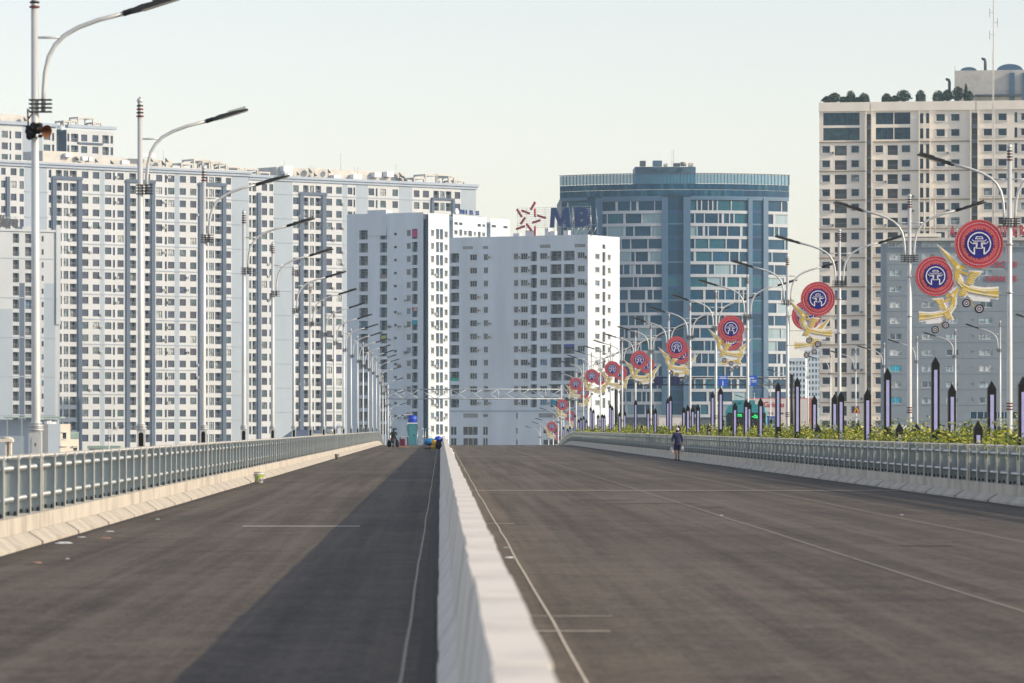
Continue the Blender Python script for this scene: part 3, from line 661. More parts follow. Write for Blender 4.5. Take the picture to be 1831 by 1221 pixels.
# ---------------------------------------------------------------- buildings
class Fac:
    """a vertical facade plane: x along it (to the viewer's right), y into the building, seen at pixel px0 and D0 metres ahead"""
    def __init__(s, px0=None, D0=None, th=0., P=None):
        s.P = Vector(((px0 - CX) / FPX * D0, D0)) if P is None else Vector(P); s.th = th
        s.c, s.s = math.cos(R(th)), math.sin(R(th)); s.M = T(s.P.x, s.P.y, 0) @ RZ(th)
    def u(s, p):
        k = (p - CX) / FPX; return (k * s.P.y - s.P.x) / (s.c - k * s.s)
    def D(s, p): return s.P.y + s.s * s.u(p)
    def z(s, y, p): return EYE + (CY - y) / FPX * s.D(p)
    def xy(s, u, y=0): return Vector((s.P.x + s.c * u - s.s * y, s.P.y + s.s * u + s.c * y))
wcache = {}
def win_mesh(w_, h_, kd, gl, fr):
    key = (round(w_, 1), round(h_, 1), kd, gl.name, fr.name)
    if key in wcache: return wcache[key]
    w_, h_ = key[0], key[1]; mb = MB(); b = .07
    def frame(x0, x1, z0, z1, y=-.05, d=.05, bb=b):
        mb.box(x0, x1, y, y + d, z0, z0 + bb, 0, 'k'); mb.box(x0, x1, y, y + d, z1 - bb, z1, 0, 'k'); mb.box(x0, x0 + bb, y, y + d, z0 + bb, z1 - bb, 0, 'ktb'); mb.box(x1 - bb, x1, y, y + d, z0 + bb, z1 - bb, 0, 'ktb')
    def glass(x0, x1, z0, z1, y=0): mb.face([(x0, y, z0), (x1, y, z0), (x1, y, z1), (x0, y, z1)], 1)
    if kd == 'case':
        glass(0, w_, 0, h_); frame(0, w_, 0, h_); mb.box(w_ * .62 - .03, w_ * .62 + .03, -.05, 0, b, h_ - b, 0, 'ktb'); mb.box(b, w_ * .62, -.05, 0, h_ * .30, h_ * .30 + .05, 0, 'klr')
    elif kd == 'three':
        glass(0, w_, 0, h_); frame(0, w_, 0, h_)
        for f in (.35, .66): mb.box(w_ * f - .03, w_ * f + .03, -.05, 0, b, h_ - b, 0, 'ktb')
        mb.box(-.15, w_ + .15, -.45, -.0, h_ + .02, h_ + .12, 2); mb.box(-.1, w_ + .1, -.35, 0, -.12, -.02, 2)
    elif kd == 'balc':
        glass(0, w_, 0, h_); frame(0, w_, 0, h_, -.05); mb.box(w_ * .5 - .04, w_ * .5 + .04, -.05, 0, b, h_ - b, 0, 'ktb')
        mb.box(0, w_, -.75, -.70, 1.0, 1.06, 2); n = max(3, int(w_ / .28))
        for k in range(n): x = w_ * (k + .5) / n; mb.box(x - .02, x + .02, -.74, -.71, .02, 1.0, 2, 'ktb')
    elif kd == 'logg':                                         # deep loggia: railing, a hanging shelf of clutter, dark door
        glass(0, w_, 0, h_); mb.box(w_ * .46, w_ * .52, -.04, 0, 0, h_ * .95, 2, 'k'); mb.box(0, w_, -.04, 0, h_ * .72, h_ * .76, 2, 'k'); r2 = random.Random(int(w_ * 97 + h_ * 31)); mb.box(0, w_, -.95, -.90, 1.0, 1.07, 2); n = max(3, int(w_ / .3))
        for k in range(n): x = w_ * (k + .5) / n; mb.box(x - .025, x + .025, -.94, -.91, .02, 1.0, 2, 'ktb')
        mb.box(w_ * .58, w_ * .88, -.7, -.3, .05, .75, 2)
    elif kd == 'slim':
        glass(0, w_, 0, h_); frame(0, w_, 0, h_, bb=.05)
    elif kd == 'panel':
        glass(0, w_, 0, h_); n = 2 if w_ < 1.4 else 3
        for k in range(n + 1): x = w_ * k / n; mb.box(max(0, x - .07), min(w_, x + .07), -.12, 0, 0, h_, 0, 'ktb')
    elif kd == 'awn':
        glass(0, w_, 0, h_); frame(0, w_, 0, h_, -.07, .07, .1); mb.box(.1, w_ - .1, -.06, 0, h_ * .66, h_ * .78, 0, 'k'); mb.box(w_ * .5 - .04, w_ * .5 + .04, -.05, 0, h_ * .78, h_ - .1, 0, 'ktb')
        mb.box(-.28, w_ + .28, -.42, -.20, -.22, -.02, 2); mb.box(-.24, w_ + .24, -.40, -.20, h_ + .02, h_ + .20, 2); mb.box(-.2, -.02, -.30, -.2, -.02, h_ + .02, 2, 'tb'); mb.box(w_ + .02, w_ + .2, -.30, -.2, -.02, h_ + .02, 2, 'tb')
    elif kd == 'band':
        glass(0, w_, 0, h_); n = max(2, int(w_ / 1.3))
        for k in range(n + 1): x = w_ * k / n; mb.box(max(0, x - .05), min(w_, x + .05), -.08, 0, 0, h_, 0, 'ktb')
        mb.box(0, w_, -.08, 0, 0, .08, 0, 'k'); mb.box(0, w_, -.08, 0, h_ - .08, h_, 0, 'k')
    elif kd == 'louv':
        glass(0, w_, 0, h_); n = max(3, int(h_ / .25))
        for k in range(n): mb.box(0, w_, -.12, -.02, h_ * k / n, h_ * k / n + .09, 0)
    me = mb.mesh('window', [fr, gl, M['railing'] if kd in ('balc', 'logg') else M['frame_w']]); wcache[key] = me; return me
REC = {'case': .22, 'three': .20, 'balc': .95, 'logg': 1.15, 'slim': .25, 'panel': .30, 'awn': .20, 'band': .18, 'louv': .2}
WNAME = {'case': 'window', 'three': 'window', 'balc': 'balcony', 'logg': 'loggia', 'slim': 'narrow_window', 'panel': 'panel_window', 'awn': 'window', 'band': 'window_band', 'louv': 'louvre'}
def wall(fac, bld, name, u0, u1, z0, z1, cols, wm, paints=(), gl=None, fr=None, drop=.0):
    """facade sheet with real openings; cols = [(ua, ub, kind, [(za, zb), ...])]; every opening gets its own window"""
    gl = gl or glassA; fr = fr or M['frame_d']; mb = MB(); mats = [wm] + [p[4] for p in paints]
    cols = sorted(cols, key=lambda c: c[0]); grp = []
    for c in cols:                                          # columns that share a strip (different kinds on different floors)
        if grp and c[0] < grp[-1][1] - .02: grp[-1][1] = max(grp[-1][1], c[1]); grp[-1][2].append(c)
        else: grp.append([c[0], c[1], [c]])
    def pc(x0, x1, za, zb):
        cuts = sorted({za, zb} | {z for p in paints for z in (p[2], p[3]) if za < z < zb}); xc = sorted({x0, x1} | {x for p in paints for x in (p[0], p[1]) if x0 < x < x1})
        for a, b in zip(cuts, cuts[1:]):
            for c, d in zip(xc, xc[1:]):
                mi = 0
                for k, p in enumerate(paints):
                    if p[0] <= (c + d) / 2 <= p[1] and p[2] <= (a + b) / 2 <= p[3]: mi = k + 1
                mb.face([(c, 0, a), (d, 0, a), (d, 0, b), (c, 0, b)], mi)
    x = u0
    for ga, gb, cs in grp:
        if ga > x: pc(x, ga, z0, z1)
        holes = []
        for za, zb, c in sorted([(za, zb, c) for c in cs for za, zb in c[3]], key=lambda h: h[0]):
            if za < z0 + .02 or zb > z1 - .05 or any(c[0] < h[2][1] and c[1] > h[2][0] and za < h[1] + .02 and zb > h[0] for h in holes): continue
            holes.append((za, zb, c))
        zs_ = sorted({z0, z1} | {z for h in holes for z in h[:2]})
        for zl, zh in zip(zs_, zs_[1:]):
            zm = (zl + zh) / 2; hs_ = sorted([h for h in holes if h[0] < zm < h[1]], key=lambda h: h[2][0]); xx = ga
            for h in hs_:
                if h[2][0] > xx + 1e-4: pc(xx, h[2][0], zl, zh)
                xx = h[2][1]
            if xx < gb - 1e-4: pc(xx, gb, zl, zh)
        for za, zb, c in holes:
            a, b, rd = c[0], c[1], REC[c[2]]
            mb.face([(a, 0, za), (a, rd, za), (b, rd, za), (b, 0, za)]); mb.face([(a, 0, zb), (b, 0, zb), (b, rd, zb), (a, rd, zb)])
            mb.face([(a, 0, za), (a, 0, zb), (a, rd, zb), (a, rd, za)]); mb.face([(b, 0, za), (b, rd, za), (b, rd, zb), (b, 0, zb)])
            me = win_mesh(b - a, zb - za, c[2], c[4] if len(c) > 4 and c[4] else gl, fr)
            sx = (b - a) / max(.1, round(b - a, 1)); sz = (zb - za) / max(.1, round(zb - za, 1))
            place(WNAME[c[2]], me, bld, fac.M @ T(a, rd, za) @ Matrix.Diagonal((sx, 1, sz, 1)))
        x = gb
    if x < u1: pc(x, u1, z0, z1)
    return place(name, mb.mesh(name, mats), bld, fac.M)
def cells(fac, specs, pref, yc, dy, n):
    """pixel columns -> openings. spec: (x0, x1, kind, px above row centre, px below, row range or None, glass or None)"""
    k = fac.D(pref) / FPX; out = []
    for sp in specs:
        rr = range(n) if len(sp) < 6 or sp[5] is None else sp[5]
        out.append((fac.u(sp[0]), fac.u(sp[1]), sp[2], [(fac.z(yc + dy * r, pref) - sp[4] * k, fac.z(yc + dy * r, pref) + sp[3] * k) for r in rr], sp[6] if len(sp) > 6 else None))
    return out
def fbox(fac, bld, name, u0, u1, y0, y1, z0, z1, m):
    mb = MB(); mb.box(u0, u1, y0, y1, z0, z1); return place(name, mb.mesh(name, m), bld, fac.M)
def shell(bld, name, poly, z0, z1, m, openings=(), roofm=None):
    """the remaining sides and the roof of a building; poly = world footprint, openings = edges that already have a facade"""
    mb = MB(); n = len(poly)
    for i in range(n):
        if i in openings: continue
        a, b = poly[i], poly[(i + 1) % n]; mb.face([(a[0], a[1], z0), (b[0], b[1], z0), (b[0], b[1], z1), (a[0], a[1], z1)])
    mb.face([(p[0], p[1], z1 - .4) for p in poly]); return place(name, mb.mesh(name, m), bld)
def building(name, fac, label, cat='building'): return thing(name, T(fac.P.x, fac.P.y, GZ) @ RZ(fac.th), label, cat)
def pergola(fac, bld, pxs, y0, y1, zb, dep=5.):
    """open concrete frames on a roof: list of (x0, x1, top y)"""
    for a, b, yt in pxs:
        mb = MB(); ua, ub = fac.u(a), fac.u(b); zt = fac.z(yt, a)
        for yy in (1.5, 1.5 + dep):
            mb.box(ua, ua + .45, yy, yy + .45, zb, zt - .45); mb.box(ub - .45, ub, yy, yy + .45, zb, zt - .45); mb.box(ua, ub, yy, yy + .45, zt - .45, zt)
        for x in (ua, ub - .45): mb.box(x, x + .45, 1.95, 1.5 + dep, zt - .44, zt - .02)
        place('roof_frame', mb.mesh('roof_frame', M['roofgear']), bld, fac.M)
def dish(fac, bld, p, y, yy=2.5, r_=.9, m=None):
    mb = MB(); u_, z_ = fac.u(p), fac.z(y, p); mb.tube([(u_, yy, z_ - 1.6), (u_, yy, z_)], .08, 6)
    mb.tube([(u_, yy, z_), (u_ + .12, yy - .25, z_ + .18), (u_ + .2, yy - .35, z_ + .28)], [.12, r_ * .75, r_], 12, 0, False); place('satellite_dish', mb.mesh('satellite_dish', m or M['roofdark']), bld, fac.M)
def tankbox(fac, bld, name, a, b, yt, yb, y0, y1, m):
    return fbox(fac, bld, name, fac.u(a), fac.u(b), y0, y1, fac.z(yb, a), fac.z(yt, a), m)
def mast(fac, bld, p, yt, yb, yy=4., r_=.07):
    mb = MB(); u_ = fac.u(p); mb.tube([(u_, yy, fac.z(yb, p)), (u_, yy, fac.z(yt, p))], r_, 6); place('antenna', mb.mesh('antenna', M['roofgear']), bld, fac.M)

# A: long white apartment slab on the left
fA = Fac(440, 1220, 40); bA = building('apartment_building', fA, 'long white apartment slab with dark slate pilasters filling the left background')
zr = fA.z(306, 444) - .75; uL, uR = fA.u(-70), fA.u(444.5)
W, BL = 6.1, 7.2
def wn(a, b): return (a, b, 'case', 6.0, 6.2)
def bc(a, b, rg=None): return (a, b, 'balc', 6.6, 8.0, rg)
def sl(a, b): return (a, b, 'slim', 6.4, 7.6)
def pn(a, b): return (a, b, 'panel', 6.4, 7.6, None, glassW)
spA = [wn(-60, -49), wn(-42, -31), bc(-26, -16), wn(2, 10), wn(19, 29.5), sl(35, 42.5), sl(87, 92), bc(100, 110.6), pn(113.6, 122.2), bc(124.8, 137.2), wn(146.3, 158), wn(165.8, 177.7), wn(187.5, 199), sl(201.8, 205.6), wn(210, 221),
       bc(231.2, 243.4), pn(246, 256.5), bc(259.3, 268.4), wn(279, 290), sl(294.7, 298.3), wn(300.3, 311.7), wn(321.2, 332.4), wn(340, 351), bc(363, 371.3), pn(373.6, 382.4), bc(384.6, 396), wn(403.8, 413)]
paintA = [(fA.u(178.9), fA.u(186.7), -9, zr, M['wallA2']), (fA.u(312), fA.u(320.4), -9, zr, M['wallA2']), (fA.u(414), uR, -9, zr, M['wallA2']), (fA.u(43.5), fA.u(84), -9, zr, M['wallA2'])]
wall(fA, bA, 'facade', uL, uR, GZ, zr, cells(fA, spA, 155, 312.7, 22.4, 22), M['wallA'], paintA)
pA = [fA.xy(uL), fA.xy(uR), fA.xy(uR, 18), fA.xy(uL, 18)]; shell(bA, 'rear_walls', pA, GZ, zr, M['wallA2'], (0,))
ztop = fA.z(322, 155)
for a, b in ((10.5, 16.2), (92.5, 99.6), (138.4, 145.4), (224.6, 230.9), (269.4, 276), (354.8, 362), (396.8, 403)): fbox(fA, bA, 'pilaster', fA.u(a), fA.u(b), -.45, -.003, GZ, ztop, M['pilD'])
for a, b in ((92, 146), (224, 276.5), (354, 403.5)): fbox(fA, bA, 'lintel', fA.u(a), fA.u(b), -.6, -.452, ztop - .1, ztop + .75, M['pilD'])
kA = fA.D(155) / FPX
for r_ in range(1, 21, 2):
    zz = fA.z(312.7 + 22.4 * r_ + 11.2, 155)
    for a, b in ((43.5, 86), (146, 224), (276.5, 354), (403.5, 444.2)): fbox(fA, bA, 'string_course', fA.u(a), fA.u(b), -.16, -.002, zz - .13, zz + .13, M['wallA2'])
fbox(fA, bA, 'cornice', uL, uR + .5, -1.1, 1.0, zr + .003, zr + .6, M['cornice']); fbox(fA, bA, 'cornice', uL, uR + .2, -.6, .8, zr - .7, zr - .003, M['cornice']); fbox(fA, bA, 'parapet', uL, uR, .3, .7, zr + .603, zr + .9, M['roofgear'])
zb = zr + .6
tankbox(fA, bA, 'stair_house', 88, 152, 268, 290, 3, 12, M['roofgear']); tankbox(fA, bA, 'stair_house', 152.5, 328, 277, 300, 5, 14, M['roofgear'])
pergola(fA, bA, [(330, 352, 290.5), (352.5, 382, 283.5), (368, 400, 286.5), (383, 412, 289.5), (412.5, 433, 296), (434, 443, 300)], 0, 0, zb)
for p, y, r_ in ((208, 291, .8), (146, 284, .7), (163, 287, .8), (180, 288, .7), (300, 293, 1.0), (306, 287, .8), (278, 286, .9)): dish(fA, bA, p, y, 2.5, r_)
mast(fA, bA, 308, 268, 285)
for a, b, yt in ((154, 163, 279), (166, 172, 280), (124, 135, 273), (225, 238, 286), (258, 284, 273)): tankbox(fA, bA, 'roof_unit', a, b, yt, yt + 7, 1.6, 2.8, M['white'])

# H: taller block behind it
fH = Fac(204, 1310, 40); bH = building('apartment_building', fH, 'taller pale apartment block peeking over the left slab with open roof frames')
zrH = fH.z(227.5, 204) - 1.4
H1 = [wn(3, 14), sl(17, 20), wn(27, 38), wn(78, 90), sl(93, 97)]
H2 = [sl(120, 124), bc(127, 140), wn(145, 156), wn(165, 176), bc(183, 194.6), sl(197.6, 202)]
wall(fH, bH, 'facade', fH.u(-40), fH.u(101), GZ, zrH + .6, cells(fH, H1, 90, 244, 20.6, 8), M['wallA'], [(fH.u(40), fH.u(76), -9, 200, M['wallA2'])])
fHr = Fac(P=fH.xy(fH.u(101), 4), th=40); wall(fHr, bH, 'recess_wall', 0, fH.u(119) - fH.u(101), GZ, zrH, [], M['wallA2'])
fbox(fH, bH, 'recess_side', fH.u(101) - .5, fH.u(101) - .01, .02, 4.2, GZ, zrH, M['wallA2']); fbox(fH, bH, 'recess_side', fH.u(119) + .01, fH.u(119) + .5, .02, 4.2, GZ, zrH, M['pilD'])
wall(fH, bH, 'facade', fH.u(119), fH.u(204), GZ, zrH, cells(fH, H2, 160, 247, 20.8, 8), M['wallA'])
shell(bH, 'rear_walls', [fH.xy(fH.u(-40)), fH.xy(fH.u(204)), fH.xy(fH.u(204), 16), fH.xy(fH.u(-40), 16)], GZ, zrH, M['wallA2'], (0,))
fbox(fH, bH, 'lintel', fH.u(139), fH.u(183), -.5, -.003, fH.z(258, 160), fH.z(255, 160), M['pilD'])
for a, b in ((-40, 101), (119, 206)): fbox(fH, bH, 'cornice', fH.u(a), fH.u(b), -.9, .8, zrH + .61, zrH + 1.5, M['cornice'])
fbox(fH, bH, 'cornice', fH.u(101) - .4, fH.u(119) + .4, 3.2, 4.8, zrH + .003, zrH + 1.4, M['cornice'])
tankbox(fH, bH, 'stair_house', -40, 86, 199, 222, 4, 12, M['roofgear'])
pergola(fH, bH, [(119, 131, 214.5), (131.5, 144, 214), (144.5, 174, 208), (174.5, 188, 217.5)], 0, 0, zrH + 1.5, 4)
for p, y in ((4, 212), (52, 214)): dish(fH, bH, p, y)

# I: second apartment slab, centre left
fI = Fac(600, 1250, 39); bI = building('apartment_building', fI, 'second white apartment slab with slate pilasters behind the left lamps')
zrI = fI.z(330, 853) - .7
spI = [pn(445.3, 449.4), bc(451.4, 458.3), wn(468, 477.5), wn(481.6, 488.5), wn(524, 534), bc(542, 551.7), pn(554, 561.4), bc(564, 574.2), wn(583.4, 593.7), wn(601, 611), wn(621.7, 630), sl(632, 635)]
paint_shadeI = [(fI.u(489.7), fI.u(523), -9, zrI, M['wallA2']), (fI.u(612), fI.u(621), -9, zrI, M['wallA2']), (fI.u(636.5), fI.u(658), -9, zrI, M['wallA2']), (fI.u(713), fI.u(737), -9, zrI, M['wallA2']), (fI.u(824.5), fI.u(851), -9, zrI, M['wallA2'])]  # third and fourth strips: grey stands in for the shade of recessed bays
spI2 = [wn(658.8, 669), sl(672, 675), wn(680, 690), wn(701.7, 711.5), wn(740, 750), wn(756, 767), bc(775, 784.8), pn(787, 795), bc(797, 807), wn(813, 823)]
wall(fI, bI, 'facade', fI.u(443.5), fI.u(852), GZ, zrI, cells(fI, spI, 585, 339.5, 21.45, 21) + cells(fI, spI2, 740, 346, 21, 3), M['wallA'], paint_shadeI)
shell(bI, 'rear_walls', [fI.xy(fI.u(443.5)), fI.xy(fI.u(852)), fI.xy(fI.u(852), 18), fI.xy(fI.u(443.5), 18)], GZ, zrI, M['wallA2'], (0,))
zi = fI.z(349.5, 585)
for a, b in ((459.5, 465.5), (535, 541.4), (575, 582)): fbox(fI, bI, 'pilaster', fI.u(a), fI.u(b), -.45, -.003, GZ, zi, M['pilD'])
fbox(fI, bI, 'lintel', fI.u(534), fI.u(583), -.6, -.452, zi - .1, zi + .7, M['pilD']); fbox(fI, bI, 'lintel', fI.u(771), fI.u(811), -.6, -.003, fI.z(357.5, 790), fI.z(354, 790), M['pilD'])
for a, b in ((770, 774.5), (807.5, 812)): fbox(fI, bI, 'pilaster', fI.u(a), fI.u(b), -.45, -.003, GZ, fI.z(357.6, 790), M['pilD'])
for r_ in range(0, 20, 2):
    zz = fI.z(339.5 + 21.45 * r_ + 10.7, 585)
    for a, b in ((489.5, 534), (583.5, 621)): fbox(fI, bI, 'string_course', fI.u(a), fI.u(b), -.16, -.002, zz - .13, zz + .13, M['wallA2'])
for r_ in (0,): fbox(fI, bI, 'string_course', fI.u(622), fI.u(770), -.16, -.002, fI.z(357, 740) - .12, fI.z(357, 740) + .12, M['wallA2'])
fbox(fI, bI, 'cornice', fI.u(443.5), fI.u(853), -1.0, .9, zrI + .003, zrI + .7, M['cornice']); fbox(fI, bI, 'cornice', fI.u(443.5), fI.u(852.5), -.5, .7, zrI - .7, zrI - .003, M['cornice'])
tankbox(fI, bI, 'stair_house', 510, 742, 297, 325, 4, 13, M['roofgear'])
pergola(fI, bI, [(444, 468, 300), (469, 489, 306), (746, 766, 316.5), (766.5, 788, 310.5), (786, 812, 310.5), (808, 820, 314), (820.5, 838, 321)], 0, 0, zrI + .7)
for p, y, r_ in ((563, 306, 1.0), (541, 311, .7), (572, 313, .7), (597, 307, .8), (725, 314, 1.1), (733, 321, 1.2)): dish(fI, bI, p, y, 2.6, r_)
for a, b, yt in ((515, 531, 296), (517, 531, 305), (605, 618, 312), (678, 690, 307), (640, 655, 311), (700, 712, 306)): tankbox(fI, bI, 'roof_unit', a, b, yt, yt + 9, 2.0, 3.9, M['white'])
for p, y0_, y1_ in ((524, 285, 297), (625, 272, 305), (650, 296, 318), (655, 297, 318), (571, 294, 315), (577, 294, 315), (724, 292, 302)): mast(fI, bI, p, y0_, y1_)

# B: hotel block in front at the far left
fB = Fac(107, 1137, 33); bB = building('hotel_building', fB, 'white and grey block with rooftop script letters at the far left')
zrB = fB.z(414, 50)
spB = [(23, 34, 'balc', 8.3, 8.3), (45, 59, 'balc', 8.3, 8.3), (74.3, 78, 'slim', 4.8, 4.8)]
paintB = [(fB.u(78.6), fB.u(98.9), -9, fB.z(507, 90), M['wallA2']), (fB.u(-80), fB.u(22.5), -9, fB.z(552, 10), M['wallA2']), (fB.u(34.5), fB.u(44), -9, fB.z(506, 40), M['pilD'])]
wall(fB, bB, 'facade', fB.u(-80), fB.u(107), GZ, zrB, cells(fB, spB, 50, 426.3, 23.5, 15), M['wallB'], paintB, gl=glassD)
shell(bB, 'rear_walls', [fB.xy(fB.u(-80)), fB.xy(fB.u(107)), fB.xy(fB.u(107), 14), fB.xy(fB.u(-80), 14)], GZ, zrB, M['wallB'], (0,))
fbox(fB, bB, 'fin', fB.u(99), fB.u(107), -.5, -.004, fB.z(580, 100), fB.z(402.5, 100), M['wallB']); fbox(fB, bB, 'cornice', fB.u(-80), fB.u(98.8), -.4, .5, zrB + .003, zrB + .6, M['wallB'])
fbox(fB, bB, 'stair_house', fB.u(43), fB.u(62), .8, 5, zrB, fB.z(405, 50), M['wallB'])
for y in (462, 532.5, 603, 673, 742): fbox(fB, bB, 'string_course', fB.u(-80), fB.u(98.9), -.12, -.003, fB.z(y, 50) - .12, fB.z(y, 50) + .12, M['wallA2'])
sg = thing('roof_sign', fB.M @ T(fB.u(0), 1.2, zrB + .6), 'dark script lettering on a rooftop at the far left edge', 'sign')
me = fit(text_mesh('llara', M['script'], 1, .1, .035, .35), fB.u(-2), fB.u(36.5), fB.z(406.5, 15), fB.z(384, 15)); place('letters', me, sg, fB.M @ T(0, 1.1, 0))
mb = MB()
for x in (-4, 5, 14, 23, 32): mb.tube([(fB.u(x), 1.35, zrB + .6), (fB.u(x), 1.35, fB.z(386, x))], .07, 6)
for y in (388, 394, 401): mb.tube([(fB.u(-6), 1.35, fB.z(y, 10)), (fB.u(37), 1.35, fB.z(y, 10))], .05, 6)
place('sign_frame', mb.mesh('sign_frame', M['galv']), sg, fB.M)

# C: white apartment block, centre (shaded front, sunlit flank)
fC = Fac(757, 1105, -29); bC = building('apartment_building', fC, 'white apartment block in the centre with shaded front and narrow sunlit flank')
zC = fC.z(379.5, 755)
spC = [(642, 657.7, 'logg', 8.2, 8.6), (679, 692, 'logg', 8.6, 9.2), (704.2, 709.4, 'slim', 2.4, 2.6), (727.3, 734.2, 'three', 6.6, 4.2), (736.6, 746.5, 'logg', 8.4, 9.4)]
uC0, uC1 = fC.u(620.5), fC.u(757)
wall(fC, bC, 'front_wall', uC0, uC1, GZ, zC, cells(fC, spC, 710, 418.2, 23.27, 16), M['wallC'], gl=glassD, fr=M['frame_w'])
fbox(fC, bC, 'parapet', fC.u(658), fC.u(691), -.25, 3, zC - 5.5, fC.z(375.6, 675), M['wallC'])
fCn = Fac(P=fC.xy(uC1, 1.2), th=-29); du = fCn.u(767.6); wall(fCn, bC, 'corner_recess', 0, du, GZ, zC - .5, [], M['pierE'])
fCs = Fac(P=fC.xy(uC1 + fCn.u(768), .6), th=61)
e1, e2, e3, e4, e5 = fCs.u(803.3), fCs.u(810), fCs.u(870), fCs.u(877), fCs.u(911)
zs = fCs.z(381, 770)
spCs = [(770.8, 776.2, 'three', 6.2, 4.6), (779.7, 785.2, 'logg', 9, 9.4), (786.6, 792.2, 'logg', 9, 9.4), (795.2, 800.4, 'three', 5.2, 5.2)]
wall(fCs, bC, 'side_wall', 0, e1, GZ, zs, cells(fCs, spCs, 786, 418.5, 23.27, 17), M['wallC'], gl=glassD, fr=M['frame_w'])
fCr = Fac(P=fCs.xy(e1, 1.6), th=61); wall(fCr, bC, 'side_recess', 0, e2 - e1, GZ, zs - .4, [], M['wallA2'])  # recess coloured darker than the walls, its shade put into the grey
fbox(fCs, bC, 'recess_side', e2 + .01, e2 + .3, .03, 1.7, GZ, zs - .3, M['wallC'])
spC2 = [(812.4, 818.8, 'slim', 2.6, 2.6, range(0, 1)), (821, 827, 'slim', 2.6, 2.6, range(0, 1)), (854, 860, 'slim', 2.6, 2.6, range(0, 1)), (862.5, 868, 'slim', 2.6, 2.6, range(0, 1))]
spC3 = [(812.6, 818.2, 'three', 3.5, 3.5), (821.4, 826.6, 'logg', 6, 5.5), (829.5, 834.6, 'three', 4, 3.5), (837.4, 844, 'logg', 5, 5), (847, 851, 'three', 3.5, 3.5), (854.4, 859.4, 'logg', 4.5, 5), (862.4, 867.4, 'three', 3.5, 3.5)]
wall(fCs, bC, 'side_wall', e2, e3, GZ, fCs.z(386, 840), cells(fCs, spC2, 840, 401.5, 20, 1) + cells(fCs, spC3, 840, 417.5, 23, 9), M['wallC'], gl=glassD, fr=M['frame_w'])
fCr2 = Fac(P=fCs.xy(e3, 1.6), th=61); wall(fCr2, bC, 'side_recess', 0, e4 - e3, GZ, zs - 1, [], M['wallA2']); fbox(fCs, bC, 'recess_side', e4 + .01, e4 + .3, .03, 1.7, GZ, zs - 1, M['wallC'])  # same darker grey here, painting in the shade of the second recess
wall(fCs, bC, 'side_wall', e4, e5, GZ, fCs.z(391, 890), cells(fCs, [(879, 887, 'slim', 2.4, 2.4), (900, 908, 'slim', 2.4, 2.4)], 890, 405, 23, 6), M['wallC'], gl=glassD, fr=M['frame_w'])
q0, q1, q2, q3 = fC.xy(uC0), fCs.xy(0), fCs.xy(e5), fCs.xy(e5, 16); shell(bC, 'rear_walls', [q0, q1, q2, q3, fC.xy(uC0, 22)], GZ, zC - 1.2, M['wallA2'], (0, 1))
sgC = thing('roof_sign', fCs.M @ T(fCs.u(815), 1, fCs.z(386, 840)), 'blue lettered sign with white disc on the roof behind the central white block', 'sign')
o = MB(); cu_, cz_ = fCs.u(818.5), fCs.z(377.5, 818.5); o.disc(cu_, cz_, .75 * 1.0, .2, .5, 20); place('sign_disc', o.mesh('sign_disc', M['white']), sgC, fCs.M)
for a, b in ((824, 830), (830.6, 836.5), (841.8, 847.8), (852.6, 858.6)): me = fit(text_mesh('BHBS'[[824, 830.6, 841.8, 852.6].index(a)], M['signblue'], 1, .1, .04), fCs.u(a), fCs.u(b), fCs.z(383.5, 840), fCs.z(375.5, 840), .3); place('letter', me, sgC, fCs.M)
o = MB(); o.box(fCs.u(813), fCs.u(863), .5, .65, fCs.z(386, 840), fCs.z(384, 840)); place('sign_base', o.mesh('sign_base', M['galv']), sgC, fCs.M)

# D: white block carrying the MB sign
fD = Fac(1051, 1070, -28); bD = building('apartment_building', fD, 'white apartment block topped by large blue letters, right flank in sunlight')
uD0, uDm, uD1 = fD.u(804), fD.u(873.5), fD.u(1051.2)
zD = fD.z(419.3, 1051)
spD = [(804.9, 820.8, 'logg', 8.2, 8.8), (840.2, 852.6, 'three', 5.5, 5.5), (864.8, 872.2, 'three', 5.5, 5.5), (918.8, 926.4, 'three', 5.5, 5.5), (931, 943.4, 'three', 5.5, 5.5), (948.8, 959.8, 'logg', 8.4, 9.0), (965.5, 978, 'three', 5.5, 5.5), (984, 1003.8, 'logg', 8.4, 8.8), (1007.6, 1027.2, 'logg', 8.4, 8.8), (1032.8, 1045.2, 'three', 5.5, 5.5)]
cD = cells(fD, spD, 940, 458.3, 23.72, 12)
lv = cells(fD, [(827, 845.5, 'louv', 2.6, 2.6), (863.5, 872.6, 'louv', 2.6, 2.6)], 850, 443, 20, 1) + cells(fD, [(965, 984.2, 'louv', 3, 3), (1027.6, 1046.6, 'louv', 3, 3)], 1000, 440, 20, 1)
pod = cells(fD, [(828.5, 854.5, 'louv', 3.6, 4), (863.5, 872, 'three', 3, 3), (963, 999, 'louv', 3.6, 4), (922.6, 925.4, 'slim', 5.5, 5.5)], 900, 743, 20, 1) + cells(fD, [(806, 816, 'band', 7.5, 8), (828, 854, 'band', 7.5, 8), (863.5, 872, 'band', 7.5, 8), (922.6, 925.4, 'slim', 5, 5), (971, 999, 'band', 5, 5)], 900, 770, 20.5, 2)
wall(fD, bD, 'front_wall', uD0, uDm, GZ, fD.z(424, 840), [c for c in cD + lv + pod if c[0] < uDm - .2], M['wallC'], gl=glassD, fr=M['frame_w'])
fDf = Fac(P=fD.xy(0, -.5), th=-28)
wall(fD, bD, 'front_wall', uDm, uD1, GZ, zD, [c for c in cD + lv + pod if c[0] >= uDm - .2], M['wallC'], gl=glassD, fr=M['frame_w'])
fbox(fD, bD, 'string_course', uD0, uD1, -.2, -.003, fD.z(735.5, 930), fD.z(734, 930), M['wallA2'])
